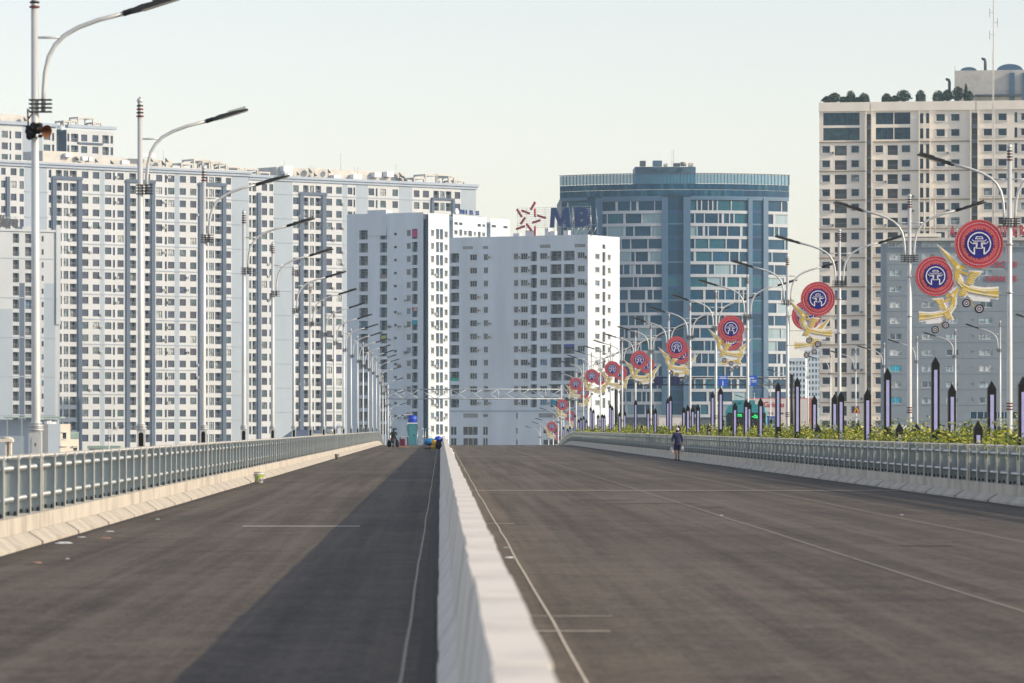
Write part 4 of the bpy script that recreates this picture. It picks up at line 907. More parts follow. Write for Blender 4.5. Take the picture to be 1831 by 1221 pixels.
fDs = Fac(P=fD.xy(uD1), th=62); ue = fDs.u(1108)
spDs = [(1064.5, 1072, 'three', 4.6, 4.6), (1077.2, 1082.4, 'slim', 9, 9.5), (1086.8, 1091.8, 'three', 4.6, 4.6)]
wall(fDs, bD, 'side_wall', 0, ue, GZ, zD, cells(fDs, spDs, 1080, 459.6, 23.72, 12) + cells(fDs, [(1077.2, 1082.4, 'slim', 4, 4)], 1080, 441, 20, 1), M['wallC'], gl=glassD, fr=M['frame_w'])
shell(bD, 'rear_walls', [fD.xy(uD0), fD.xy(uD1), fDs.xy(ue), fDs.xy(ue, 18), fD.xy(uD0, 9)], GZ, zD - .6, M['wallC'], (0, 1))
sgD = thing('roof_sign', fD.M @ T(fD.u(985), 1.5, zD), 'two large blue rooftop letters beside a red star made of bars', 'sign')
def dz(x, y): return fD.u(900 + x / 9.155), fD.z(340 + y / 9.155, 990)
for a, b, c, d in ((200, 300, 270, 415), (280, 318, 395, 366), (490, 190, 425, 300), (490, 300, 490, 420), (535, 405, 660, 447), (325, 440, 260, 532), (455, 520, 570, 485), (192, 618, 315, 575), (357, 545, 430, 645), (490, 590, 490, 722)):
    o = MB(); p0, p1 = dz(a, b), dz(c, d); v_ = (Vector(p1) - Vector(p0)).normalized() * .15
    o.bar((p0[0] - v_.x, .9, p0[1] - v_.y), (p1[0] + v_.x, .9, p1[1] + v_.y), .30, .52); place('star_bar', o.mesh('star_bar', M['signred']), sgD, fD.M)
m0 = [(740, 610), (762, 285), (840, 285), (915, 480), (975, 285), (1050, 285), (1075, 610), (1010, 610), (1000, 400), (930, 585), (893, 585), (815, 400), (803, 610)]
o = MB(); o.prism([dz(*p) for p in m0], .6, 1.1); place('letter', o.mesh('letter', M['signblue']), sgD, fD.M)
me = fit(text_mesh('B', M['signblue'], 1, .12, .06), dz(1148, 0)[0], dz(1392, 0)[0], dz(0, 606)[1], dz(0, 284)[1], .85); place('letter', me, sgD, fD.M)
o = MB()
for k in range(10): z_ = dz(0, 275 + k * 36)[1]; o.tube([(dz(185, 0)[0], 1.3, z_), (dz(1390, 0)[0], 1.3, z_)], .035, 5)
for x in range(190, 1420, 150): o.tube([(dz(x, 0)[0], 1.4, zD - .5), (dz(x, 0)[0], 1.4, dz(0, 275)[1])], .05, 5)
for x in range(1020, 1420, 95):
    o.tube([(dz(x, 0)[0], 1.45, zD - .3), (dz(x + 75, 0)[0], 1.45, dz(0, 620)[1])], .07, 5); o.tube([(dz(x + 75, 0)[0], 2.6, zD - .3), (dz(x + 75, 0)[0], 1.45, dz(0, 300)[1])], .06, 5)
place('sign_frame', o.mesh('sign_frame', M['galv']), sgD, fD.M)
fbox(fD, bD, 'roof_unit', dz(150, 0)[0], dz(240, 0)[0], .4, 1.8, zD - .4, dz(0, 690)[1], M['white'])
for a, b, c in ((600, 660, 610), (900, 985, 655), (680, 760, 660), (280, 420, 640)): fbox(fD, bD, 'roof_unit', dz(a, 0)[0], dz(b, 0)[0], 2.6, 4, zD - .5, dz(0, c)[1], M['white'])

# E: rounded office tower
EX, EY, ER = 71.7, 1375., 55.
def ep(p, r_=ER):                                          # where the line of sight at pixel p meets the rounded front
    k = (p - CX) / FPX; a = k * k + 1; b = -2 * (k * EX + EY); c = EX * EX + EY * EY - r_ * r_
    d = max(0, b * b - 4 * a * c); Y = (-b - math.sqrt(d)) / (2 * a); return Vector((k * Y, Y))
def ezz(y): return EYE + (CY - y) / FPX * 1320
bE = thing('office_tower', T(EX, EY - ER, GZ), 'rounded blue glass office tower with pale spandrels and a crown of glass', 'building')
def arc(name, a, b, z0, z1, r0, r1, m, n=None):              # curved block between two pixels
    n = n or max(1, int((b - a) / 9)); mb = MB(); P = [a + (b - a) * i / n for i in range(n + 1)]; ctr = Vector((EX, EY))
    def off(p, d): q = ep(p); return q + (q - ctr).normalized() * d
    o_ = [off(p, r1) for p in P]; i_ = [off(p, r0) for p in P]
    for k in range(n):
        A, B, C, Dd = o_[k], o_[k + 1], i_[k], i_[k + 1]
        mb.face([(*A, z0), (*B, z0), (*B, z1), (*A, z1)]); mb.face([(*A, z1), (*B, z1), (*Dd, z1), (*C, z1)]); mb.face([(*A, z0), (*C, z0), (*Dd, z0), (*B, z0)])
    mb.face([(*o_[0], z0), (*o_[0], z1), (*i_[0], z1), (*i_[0], z0)]); mb.face([(*o_[-1], z0), (*i_[-1], z0), (*i_[-1], z1), (*o_[-1], z1)])
    return place(name, mb.mesh(name, m), bE)
core = MB(); zc = ezz(345); fr_ = [ep(1001.5 + 409 * k / 30) for k in range(31)]; ct_ = Vector((EX, EY))
pts = [tuple(p + (ct_ - p).normalized() * .75) for p in fr_]; pts += [(pts[-1][0], EY + 14), (pts[0][0], EY + 14)]
for a, b in zip(pts, pts[1:] + pts[:1]): core.face([(*a, GZ), (*b, GZ), (*b, zc), (*a, zc)])
core.face([(*p, zc) for p in pts]); place('core_wall', core.mesh('core_wall', M['roofdark']), bE)
ytops = [378.5 + 22.8 * k for k in range(17)]
r2 = random.Random(11)
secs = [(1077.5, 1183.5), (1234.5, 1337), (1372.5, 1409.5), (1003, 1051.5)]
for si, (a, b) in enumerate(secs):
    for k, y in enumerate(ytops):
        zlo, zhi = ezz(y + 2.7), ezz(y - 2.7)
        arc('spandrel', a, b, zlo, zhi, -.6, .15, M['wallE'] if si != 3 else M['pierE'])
        z1, z0 = ezz(y - 2.75), ezz(y - 20.0) ; z0, z1 = z1, z0     # glass zone above this spandrel
        x = a; 
        while x < b - 1:
            wd = r2.choice((8, 12, 17, 25, 31)); xe = min(b, x + wd)
            if b - xe < 6: xe = b
            arc('pane', x + .1, xe - .1, z0 + .02, z1 - .02, -.5, -.25, glassC if r2.random() > .10 else glassB, max(1, int(wd / 10)))
            if xe < b - 1: mw = r2.choice((.8, .9, 1.0, 2.0)); arc('mullion', xe - mw, xe + mw, z0 + .01, z1 - .01, -.25, .02, M['wallE'], 1)
            x = xe
for a, b in ((1183.6, 1194.5), (1222, 1234.4), (1337.1, 1344.5), (1364, 1372.4), (1066, 1077.4)): arc('pier', a, b, GZ, ezz(352), -.6, .5, M['pierE'])
for a, b in ((1194.6, 1221.9), (1344.6, 1363.9), (1051.6, 1065.9)):
    for k in range(-1, 17):
        y = 378.5 + 22.8 * k; arc('dark_glass', a, b, ezz(y + 20.0), ezz(y - 2.6), -.5, -.1, glassC); 
        arc('dark_band', a, b, ezz(y + 22.7), ezz(y + 20.1), -.5, -.05, M['pierE'] if k % 3 == 0 else M['signblue'])
arc('beam', 1077.5, 1183.5, ezz(359.5), ezz(350.2), -.5, .3, M['pierE']); arc('beam', 1234.5, 1409.5, ezz(357), ezz(350.2), -.5, .3, M['pierE']); arc('beam', 1002, 1051, ezz(356), ezz(350.2), -.5, .3, M['pierE'])
x = 1001.2
gt = mat('crown_glass', (.03, .20, .34), .1, 0, .08, .2, alpha=.8)
while x < 1410.5:
    xe = min(1410.8, x + 6.0)
    arc('crown_pane', x + .1, xe - .1, ezz(327.5), ezz(311), -.1, .1, gt, 1); arc('crown_mullion', xe - .35, xe + .3, ezz(328), ezz(310), -.15, .2, M['roofdark'], 1)
    for y0_, y1_ in ((338.5, 328.3), (350, 339)): arc('dark_glass', x + .05, xe - .05, ezz(y0_), ezz(y1_), -.5, .05, glassC, 1)
    x = xe
arc('crown_rail', 1001, 1411, ezz(310.4), ezz(309.2), -.2, .35, M['roofdark'], 40)
fE = Fac(1191, 1335, 0)
tankbox(fE, bE, 'plant_room', 1137, 1246, 296, 330, 6, 22, M['pierE'])
for a, b, yt, yb, m_ in ((1145, 1155, 287, 296, 'roofdark'), (1168, 1184, 286.5, 296, 'pierE'), (1205, 1217, 291, 296, 'roofdark'), (1232, 1240, 291, 296, 'roofgear'), (1188, 1194, 292, 296, 'roofgear')): tankbox(fE, bE, 'roof_unit', a, b, yt, yb, 1, 5, M[m_])
o = MB(); u_, z_ = fE.u(1223), fE.z(296, 1223); o.tube([(u_, 3, z_), (u_, 3, z_ + 1.1), (u_, 3, z_ + 1.2)], [.8, .9, 1.0], 14); place('water_tank', o.mesh('water_tank', M['roofgear']), bE, fE.M)
mast(fE, bE, 1205.5, 266, 296, 3, .08); mast(fE, bE, 1203, 266, 296, 5, .05)

# F: cream tower on the right
fF = Fac(1465, 985, -9); bF = building('apartment_tower', fF, 'tall cream apartment tower on the right with bushes along its roof edge')
zF = fF.z(186, 1465); uF1 = fF.u(1900)
def aw(a, b, rg=None): return (a, b, 'awn', 7.0, 5.0, rg)
def lg(a, b, rg=None): return (a, b, 'balc', 7.5, 10.0, rg, glassD)
rows = range(0, 20)
spF = [aw(1470.4, 1483.8), lg(1492.3, 1514), aw(1522.4, 1535.8), (1549.5, 1558, 'balc', 10.5, 11, None, glassD), aw(1565.4, 1578.8), lg(1586.8, 1605.3), aw(1612.6, 1627), (1645, 1651, 'slim', 9, 9), (1655.8, 1661.4, 'slim', 9, 9), aw(1674.4, 1689.2), aw(1700.8, 1715.4), (1737, 1748, 'balc', 10.5, 11, None, glassD), aw(1759, 1773.6), aw(1785.2, 1799.8), (1814, 1819, 'slim', 9, 9), aw(1826, 1840), aw(1852, 1866)]
cF = cells(fF, spF, 1500, 268, 25.85, 20)
big = cells(fF, [(1472, 1537, 'band', 11, 11.5), (1566, 1597.5, 'band', 10.5, 10.5), (1599, 1627.6, 'band', 10.5, 10.5)], 1500, 212.5, 27, 2)
top2 = cells(fF, [(1645, 1651, 'slim', 9, 9), (1655.8, 1661.4, 'slim', 9, 9), aw(1674.4, 1689.2), aw(1700.8, 1715.4), aw(1759, 1773.6), aw(1785.2, 1799.8), (1814, 1819, 'slim', 9, 9), aw(1826, 1840), (1549.5, 1558, 'balc', 9, 11, None, glassD), (1737, 1748, 'balc', 9, 11, None, glassD)], 1500, 213, 27, 2)
wall(fF, bF, 'facade', 0, uF1, GZ, zF, cF + big + top2, M['wallF'], [(fF.u(1541), fF.u(1549), -9, zF, M['wallF']), (fF.u(1549), fF.u(1558.6), -9, zF - 4, M['pilD']), (fF.u(1736), fF.u(1749), -9, zF - 4, M['pilD'])])  # slate strips on the flat wall stand in for shaded recesses between bays
shell(bF, 'rear_walls', [fF.xy(0), fF.xy(uF1), fF.xy(uF1, 20), fF.xy(0, 20)], GZ, zF, M['wallF'], (0,))
for y in [254.3 + 51.7 * k for k in range(10)]:
    for a, b in ((1464.5, 1548), (1559.5, 1735), (1749.5, 1899)): fbox(fF, bF, 'string_course', fF.u(a), fF.u(b), -.30, -.003, fF.z(y + .9, 1500), fF.z(y - .9, 1500), M['bandF'])
for a, b in ((1464.2, 1556), (1557, 1745), (1746, 1900)): fbox(fF, bF, 'parapet', fF.u(a), fF.u(b) - .05, -.5, 1.2, fF.z(199, 1500), zF + .3, M['wallF'])
for a, b in ((1548, 1549.6), (1557.8, 1560), (1643, 1644.6), (1662.5, 1664), (1735, 1737), (1748, 1750)): fbox(fF, bF, 'rib', fF.u(a), fF.u(b), -.8, -.305, GZ, fF.z(200, 1500), M['wallF'])
tankbox(fF, bF, 'penthouse', 1705, 1900, 123, 188, 5, 16, M['roofgear']); tankbox(fF, bF, 'penthouse_band', 1742, 1826, 167, 170.5, 3.2, 4.98, M['roofdark'])
for a, b in ((1804, 1813), (1827, 1836)): tankbox(fF, bF, 'duct', a, b, 127, 176, 4.4, 4.98, M['pierE'])
for a, b, c in ((1715, 1745, 116), (1780, 1828, 110.5)):
    o = MB(); ua, ub = fF.u(a), fF.u(b); zb_ = fF.z(123, a); zt_ = fF.z(c, a); pol = [(ua + (ub - ua) * (1 - math.cos(math.pi * k / 12)) / 2, zb_ + (zt_ - zb_) * math.sin(math.pi * k / 12)) for k in range(13)]
    o.prism(pol[::-1], 6, 12); place('roof_vault', o.mesh('roof_vault', M['pierE']), bF, fF.M)
for p, yb_, yt_ in ((1760, 122, 101), (1695.5, 170, 138)):
    o = MB(); u_, zb_, zt_ = fF.u(p), fF.z(yb_, p), fF.z(yt_, p); o.tube([(u_, 6, zb_), (u_, 6, zt_ - .6), (u_ - .15, 6, zt_ - .15), (u_ - .6, 6, zt_), (u_ - .8, 6, zt_ - .1)], .32, 10); place('vent_pipe', o.mesh('vent_pipe', M['roofdark']), bF, fF.M)
mast(fF, bF, 1705.5, 113, 125, 6)
FOL = [leafm('roof_leaf_a', (.035, .075, .055)), leafm('roof_leaf_b', (.05, .10, .06)), leafm('roof_leaf_c', (.025, .05, .045))]
def bush(p, yt, half, spiky, label):
    u_, zt_ = fF.u(p), fF.z(yt, p); zb_ = zF + .3; wd = half * fF.D(p) / FPX; H_ = zt_ - zb_; c0 = fF.xy(u_, .6)
    t = thing('roof_bush', T(c0.x, c0.y, zb_), label, 'bush', 'bushes on the cream tower roof')
    def gen():
        for _ in range(1100):
            if spiky:
                a = rnd.uniform(0, 6.28); e = rnd.uniform(.25, 1.5); f = rnd.random() ** .7; yield Vector((wd * f * math.cos(a) * math.cos(e) * 1.5, .9 * f * math.sin(a) * math.cos(e), H_ * (.02 + 1.0 * f * math.sin(e)))), rnd.uniform(.14, .34), .7
            else:
                a = rnd.uniform(0, 6.28); v = rnd.uniform(0, 1); f = rnd.uniform(.6, 1.0); rr = math.sqrt(max(0, 1 - v ** 3)) * f; yield Vector((wd * rr * math.cos(a), 1.0 * rr * math.sin(a), H_ * v * f)), rnd.uniform(.14, .26), 0
    place('crown', leaf_obj('crown', gen(), FOL), t, WM[t]); o = MB(); o.tube([(0, 0, -.2), (0, 0, H_ * .5)], [.18, .1], 6); place('stem', o.mesh('stem', M['wood']), t, WM[t])
for p, yt, hf, sp, nm in ((1480, 172, 9, 1, 'shaggy'), (1492, 166, 10, 1, 'shaggy'), (1521, 161, 9, 0, 'clipped dome'), (1509, 172, 8, 0, 'low round'), (1545, 165, 10, 0, 'clipped dome'), (1533, 173, 8, 0, 'low round'), (1585, 166, 9, 0, 'clipped dome'), (1600, 171, 7, 1, 'small shaggy'), (1615, 161, 12, 1, 'shaggy spread'), (1646, 160, 9.5, 0, 'tall clipped dome'), (1678, 160, 11, 0, 'clipped dome'), (1694, 160, 8, 1, 'shaggy'), (1712, 155, 11, 1, 'palm-like'), (1727, 148, 3, 0, 'narrow pointed'), (1733, 163, 7, 1, 'shaggy')):
    bush(p, yt, hf, sp, f'{nm} bush on the cream tower roof, {ordn([1480, 1492, 1509, 1521, 1533, 1545, 1585, 1600, 1615, 1646, 1678, 1694, 1712, 1727, 1733].index(p))} from its left end')

# G: slate-grey block in front of it
fG = Fac(1574, 870, -6); bG = building('commercial_building', fG, 'slate-grey clad block with plain windows on the right behind the emblems')
zG = fG.z(431, 1600); uG = fG.u(1890)
spG = [(1591, 1612, 'band', 5.6, 5.6), (1648.5, 1670.5, 'band', 5.6, 5.6), (1692, 1714, 'band', 5.6, 5.6), (1751, 1774.8, 'band', 5.6, 5.6), (1846, 1868, 'band', 5.6, 5.6)]
cG = cells(fG, spG, 1660, 459, 28.5, 10) + cells(fG, [(1737, 1740.6, 'slim', 2, 2)], 1660, 544, 28.5, 7) + cells(fG, [(1588, 1640, 'band', 4, 4.5), (1648, 1690, 'band', 4, 4.5), (1700, 1760, 'band', 4, 4.5), (1766, 1860, 'band', 4, 4.5)], 1660, 437, 20, 1) + cells(fG, [(1735, 1832, 'band', 7, 7, None, glassC)], 1660, 742.5, 20, 1)
cG = [c if not (c[2] == 'band' and abs(c[0] - fG.u(1735)) < .1) else c for c in cG]
wall(fG, bG, 'facade', fG.u(1586), uG, GZ, zG, cG, M['wallG'], gl=glassW, fr=M['frame_w'])
o = MB(); uu = fG.u(1586); rr = uu - fG.u(1574.5); n = 6      # rounded left end
pt = [(uu - rr * math.sin(R(90 * k / n)), rr * 1.5 * (1 - math.cos(R(90 * k / n)))) for k in range(n + 1)]
for a, b in zip(pt, pt[1:]): o.face([(b[0], b[1], GZ), (a[0], a[1], GZ), (a[0], a[1], zG - .5), (b[0], b[1], zG - .5)], 0, True)
place('rounded_end', o.mesh('rounded_end', M['wallG']), bG, fG.M)
shell(bG, 'rear_walls', [fG.xy(fG.u(1574.5), rr * 1.5), fG.xy(uu), fG.xy(uG), fG.xy(uG, 18), fG.xy(fG.u(1574.5), 18)], GZ, zG, M['wallG'], (0, 1))
fbox(fG, bG, 'roof_slab', fG.u(1589), uG, -1.2, 10, zG + .003, fG.z(425.5, 1600), M['roofgear']); fbox(fG, bG, 'canopy_slab', fG.u(1618), fG.u(1683), -.6, 5, fG.z(423.5, 1640), fG.z(417.5, 1640), M['wallF'])
for p in (1626, 1674): fbox(fG, bG, 'canopy_post', fG.u(p), fG.u(p) + .3, 1, 1.3, zG + .6, fG.z(423.4, 1640), M['roofgear'])
mast(fG, bG, 1652, 358, 420, 2, .13); mast(fG, bG, 1671.5, 356, 420, 2, .13); mast(fG, bG, 1777, -30, 428, 3, .10); mast(fG, bG, 1775, 90, 428, 3.4, .05)
o = MB(); 
for y, dx in ((20, -.75), (38, .75), (60, -.75)): o.box(fG.u(1777) + min(0, dx), fG.u(1777) + max(0, dx), 2.97, 3.03, fG.z(y, 1777), fG.z(y - .7, 1777)); o.box(fG.u(1777) + dx - .06, fG.u(1777) + dx + .06, 2.95, 3.05, fG.z(y + 8, 1777), fG.z(y - 8, 1777))
place('antenna_arm', o.mesh('antenna_arm', M['galv']), bG, fG.M)
for y in range(440, 760, 28): fbox(fG, bG, 'cladding_joint', fG.u(1587), uG, -.03, -.002, fG.z(y + 5, 1660), fG.z(y + 4.5, 1660), M['pilD'])
sgG = thing('roof_sign', fG.M @ T(fG.u(1765), -.8, fG.z(425.5, 1765)), 'red capital letters along the roof edge of the grey block', 'sign')
for ch, a, b in (('A', 1697.5, 1708), ('T', 1768, 1777), ('O', 1781, 1791), ('W', 1793, 1806), ('E', 1811, 1819), ('R', 1823, 1832)):
    me = fit(text_mesh(ch, M['signred'], 1, .1, .04), fG.u(a), fG.u(b), fG.z(422, 1765), fG.z(403, 1765), -.9); place('letter', me, sgG, fG.M)
o = MB()
for z_ in (421, 412, 404): o.tube([(fG.u(1694), -.6, fG.z(z_, 1765)), (fG.u(1836), -.6, fG.z(z_, 1765))], .05, 6)
for x in range(1696, 1840, 16): o.tube([(fG.u(x), -.55, fG.z(426, 1765)), (fG.u(x), -.55, fG.z(403, 1765))], .06, 6)
place('sign_frame', o.mesh('sign_frame', M['galv']), sgG, fG.M)
for txt, a, b, y0_, y1_, lab in (('CAFE TAN', 1776, 1818, 478, 467, 'upper red wall lettering on the grey block beside the nearest emblem'), ('KARAOKE', 1764, 1818, 503, 493, 'lower and wider red wall lettering on the grey block')):
    if txt != 'KARAOKE': txt = 'CAC TAN'
    me = fit(text_mesh(txt, M['signred'], 1, .06, .03), fG.u(a), fG.u(b), fG.z(y0_, 1790), fG.z(y1_, 1790), -.12); tag(place('wall_sign', me, None, fG.M), lab, 'sign')

def clutter(fac, bld, cols_px, rows_px, n, yoff):
    for _ in range(n):
        a = r2.choice(cols_px); y = r2.choice(rows_px) + yoff; u_ = fac.u(a) ; z_ = fac.z(y, a); mb = MB(); mb.box(0, .85, -.42, -.004, 0, .6); mb.ring(.42, .3, .0, .22, -.43, -.42, 10, 1)
        place('air_conditioner', mb.mesh('air_conditioner', [M['roofgear'], M['roofdark']]), bld, fac.M @ T(u_, 0, z_))
clutter(fD, bD, [853.5, 873, 927, 944, 978.6, 1045.8], [458.3 + 23.72 * k for k in range(12)], 34, 4)
clutter(fC, bC, [723, 711, 694], [418.2 + 23.27 * k for k in range(15)], 16, 5); clutter(fCs, bC, [777, 793.4], [418.5 + 23.27 * k for k in range(15)], 10, 5)
clutter(fA, bA, [159, 178.2, 206.5, 291, 299, 333, 352, 122.8], [312.7 + 22.4 * k for k in range(21)], 45, 6); clutter(fI, bI, [594.3, 611.6, 478, 534.4], [339.5 + 21.45 * k for k in range(20)], 24, 6)
clutter(fF, bF, [1485.5, 1537.2, 1580, 1628.6, 1691, 1717], [268 + 25.85 * k for k in range(18)], 26, 8)
for f_, b_, x0_, x1_, y0_, y1_, c_, nm in ((fC, bC, 738, 745.5, 411, 424, (.50, .02, .16), 'magenta'), (fC, bC, 737.5, 745.5, 571, 580, (.02, .35, .48), 'cyan'), (fC, bC, 739, 745, 548, 556, (.55, .35, .32), 'pink'), (fD, bD, 805.5, 820, 676, 684, (.02, .38, .30), 'green'), (fD, bD, 1008, 1026.5, 611, 620, (.06, .08, .40), 'blue'), (fD, bD, 985, 994, 710, 726, (.03, .28, .42), 'blue-green'), (fC, bC, 680, 690, 492, 497, (.30, .24, .24), 'brown'), (fC, bC, 681, 690, 600, 606, (.35, .40, .12), 'olive'), (fG, bG, 1592, 1611, 652, 664, (.02, .38, .52), 'cyan blind'), (fG, bG, 1592, 1611, 709, 721, (.03, .32, .46), 'cyan blind')):
    fbox(f_, b_, 'hung_cloth', f_.u(x0_), f_.u(x1_), .10, .14, f_.z(y1_, x0_), f_.z(y0_, x0_), mat(nm.replace(' ', '_') + '_cloth', c_, .8, 0, .2, 2))
# distant pale towers seen in the gap
for a, b, yt, D_, lab in ((1404, 1440, 640, 2500, 'hazy far apartment tower in the gap, the lower left one'), (1438, 1476, 612, 2750, 'hazy far apartment tower in the gap, the taller right one')):
    fX = Fac(a, D_, -8); bX = building('distant_tower', fX, lab); zX = fX.z(yt, a); ub = fX.u(b)
    n = int((b - a) / 6); sp = [(a + 1.5 + 6 * k, a + 5 + 6 * k, 'slim', 3, 3) for k in range(n)]
    wall(fX, bX, 'facade', 0, ub, GZ, zX, cells(fX, sp, a, yt + 9, 10.5, 11), M['wallC']); shell(bX, 'rear_walls', [fX.xy(0), fX.xy(ub), fX.xy(ub, 20), fX.xy(0, 20)], GZ, zX, M['wallC'], (0,))

# ---------------------------------------------------------------- low houses at the left edge and roofs beyond the parapet
fQ = Fac(86, 700, 24); q = building('cream_house', fQ, 'small cream house with roof terrace just above the left parapet')
cq = cells(fQ, [(112, 118.5, 'three', 5, 6), (110, 119, 'three', 3.5, 3.5)], 110, 778.5, 26, 1) + cells(fQ, [(111, 118, 'three', 3, 3), (131, 138, 'three', 3, 3)], 110, 803.5, 20, 1)
wall(fQ, q, 'front_wall', fQ.u(86), fQ.u(108), GZ, fQ.z(758, 100), [], M['wallA2']); wall(fQ, q, 'front_wall', fQ.u(108), fQ.u(126), GZ, fQ.z(758, 100), [c for c in cq if c[1] < fQ.u(125)][:1], M['house'])
wall(fQ, q, 'front_wall', fQ.u(126), fQ.u(141), GZ, fQ.z(785, 130), [c for c in cq if c[0] > fQ.u(127)], M['house'])
shell(q, 'rear_walls', [fQ.xy(fQ.u(86)), fQ.xy(fQ.u(126)), fQ.xy(fQ.u(126), 8), fQ.xy(fQ.u(86), 8)], GZ, fQ.z(758, 100), M['house'], (0,)); shell(q, 'rear_walls', [fQ.xy(fQ.u(126)), fQ.xy(fQ.u(141)), fQ.xy(fQ.u(141), 8), fQ.xy(fQ.u(126), 8)], GZ, fQ.z(785, 130), M['house'], (0,))
o = MB(); 
for k in range(16): x = fQ.u(126.5 + k * .9); o.box(x, x + .06, -.05, .05, fQ.z(785, 130), fQ.z(773, 130))
o.box(fQ.u(126.5), fQ.u(141), -.06, .06, fQ.z(773, 130), fQ.z(772, 130)); place('terrace_railing', o.mesh('terrace_railing', M['green']), q, fQ.M)
for a, b in ((109, 120), (129, 140)): fbox(fQ, q, 'window_ledge', fQ.u(a), fQ.u(b), -.35, -.003, fQ.z(798.2, 110), fQ.z(797, 110), M['house'])
for a, b, yt in ((92, 96, 752), (97, 104, 754), (88, 91, 753)): tankbox(fQ, q, 'roof_unit', a, b, yt, 758.5, 1, 2.5, M['white'])
fP = Fac(8, 820, 0); p_ = building('grey_block', fP, 'plain grey block with pale green awning roof at the lower left')
wall(fP, p_, 'front_wall', fP.u(-40), fP.u(96), GZ, fP.z(750, 30), [], M['wallA2']); shell(p_, 'rear_walls', [fP.xy(fP.u(-40)), fP.xy(fP.u(96)), fP.xy(fP.u(96), 10), fP.xy(fP.u(-40), 10)], GZ, fP.z(750, 30), M['wallA2'], (0,))
fbox(fP, p_, 'awning_roof', fP.u(8), fP.u(110), -2.5, 8, fP.z(747.5, 30), fP.z(745, 30), M['green'])
for x in (14, 40, 108): fbox(fP, p_, 'awning_post', fP.u(x), fP.u(x) + .2, -2.3, -2.1, GZ, fP.z(747.6, 30), M['galv'])
fU = Fac(0, 560, 0); u = building('gate_turret', fU, 'small stone turret with a domed cap at the lower left edge', 'turret')
o = MB(); o.box(fU.u(9), fU.u(12), 0, .5, GZ, fU.z(790, 10)); o.box(fU.u(16.5), fU.u(20), 0, .5, GZ, fU.z(790, 10)); o.box(fU.u(9), fU.u(20), .5, 1.2, GZ, fU.z(790, 10)); place('column', o.mesh('column', M['house']), u, fU.M)
fbox(fU, u, 'cap', fU.u(-4), fU.u(23), -.5, 1.6, fU.z(790, 10), fU.z(785, 10), M['house']); o = MB(); o.ball((fU.u(12), .5, fU.z(784, 10)), .55, 12, 0, (1.4, 1, .5)); place('dome', o.mesh('dome', M['roofgear']), u, fU.M)
fR = Fac(510, 640, 0); u = building('shed_roof', fR, 'dark grey pitched shed roof showing above the left parapet', 'shed')
o = MB(); a, b = fR.u(506), fR.u(582); z0, z1 = fR.z(782, 540), fR.z(768.5, 540)
o.face([(a, -3, z0), (b, -3, z0), (b - 1, 1, z1), (a + 1.4, 1, z1)]); o.face([(a, 5, z0), (a + 1.4, 1, z1), (b - 1, 1, z1), (b, 5, z0)]); o.face([(a, -3, z0), (a + 1.4, 1, z1), (a, 5, z0)]); o.face([(b, -3, z0), (b, 5, z0), (b - 1, 1, z1)])
place('roof', o.mesh('roof', M['pilD']), u, fR.M); fbox(fR, u, 'wall', a + .3, b - .3, -2.6, 4.6, GZ, z0, M['wallA2'])
fV = Fac(592, 600, 0); u = building('water_tank_house', fV, 'flat roof with a steel water tank lying on it beyond the left parapet', 'house')
fbox(fV, u, 'wall', fV.u(560), fV.u(625), 0, 6, GZ, fV.z(775.5, 590), M['house']); o = MB(); zt = fV.z(770, 590); o.tube([(fV.u(584), 1.2, zt), (fV.u(598), 1.2, zt)], .42, 14); place('water_tank', o.mesh('water_tank', M['galv']), u, fV.M)
fbox(fV, u, 'roof_unit', fV.u(603), fV.u(609), 1, 2, fV.z(776, 600), fV.z(757, 600), M['wallC']); fbox(fV, u, 'roof_unit', fV.u(600), fV.u(612), .5, 2.5, fV.z(762, 600), fV.z(760.5, 600), M['wallC'])
fW = Fac(160, 640, 0); u = building('green_roof', fW, 'low green corrugated roof just behind the left parapet', 'shed'); fbox(fW, u, 'roof', fW.u(157), fW.u(216), -1, 4, fW.z(802, 200), fW.z(797, 200), M['green']); fbox(fW, u, 'wall', fW.u(159), fW.u(214), -.6, 3.6, GZ, fW.z(802.1, 200), M['wallA2'])

# ---------------------------------------------------------------- gantries
t = thing('sign_gantry', T(3.7, 495, zdeck(495)), 'pale lattice gantry spanning the road just beyond the crest', 'gantry')
k = 495 / FPX; xl, xr = (693.5 - CX) * k, (1003.5 - CX) * k; zt, zb = EYE + (CY - 696) * k, EYE + (CY - 713) * k
for x in (xl, xr): MB().tube([(x, 495, zdeck(495) - .2), (x, 495, EYE + (CY - 688) * k)], .11, 12).build('leg', M['gant'], t)
for yy in (494.4, 495.6):
    for z_ in (zt, zb): MB().tube([(xl, yy, z_), (xr, yy, z_)], .06, 8).build('chord', M['gant'], t)
n = 11
for i_ in range(n):
    a, b = xl + (xr - xl) * i_ / n, xl + (xr - xl) * (i_ + 1) / n
    o = MB(); o.tube([(a, 494.4, zt if i_ % 2 else zb), (b, 494.4, zb if i_ % 2 else zt)], .04, 6); o.build('web_bar', M['gant'], t)
    o = MB(); o.tube([(a, 495.6, zb if i_ % 2 else zt), (b, 495.6, zt if i_ % 2 else zb)], .04, 6); o.build('web_bar', M['gant'], t)
    if i_ % 3 == 0: o = MB(); o.tube([(b, 494.4, zt), (b, 494.4, zb)], .05, 6); o.tube([(b, 494.4, zb), (b, 495.6, zb)], .04, 6); o.tube([(b, 494.4, zt), (b, 495.6, zt)], .04, 6); o.build('strut', M['gant'], t)
t = thing('sign_gantry', T(25, 425, 0), 'dark lattice gantry carrying blue road signs over the neighbouring road', 'gantry')
k = 425 / FPX; xl, xr = (1100 - CX) * k, (1416 - CX) * k; zt, zb = EYE + (CY - 675) * k, EYE + (CY - 688) * k
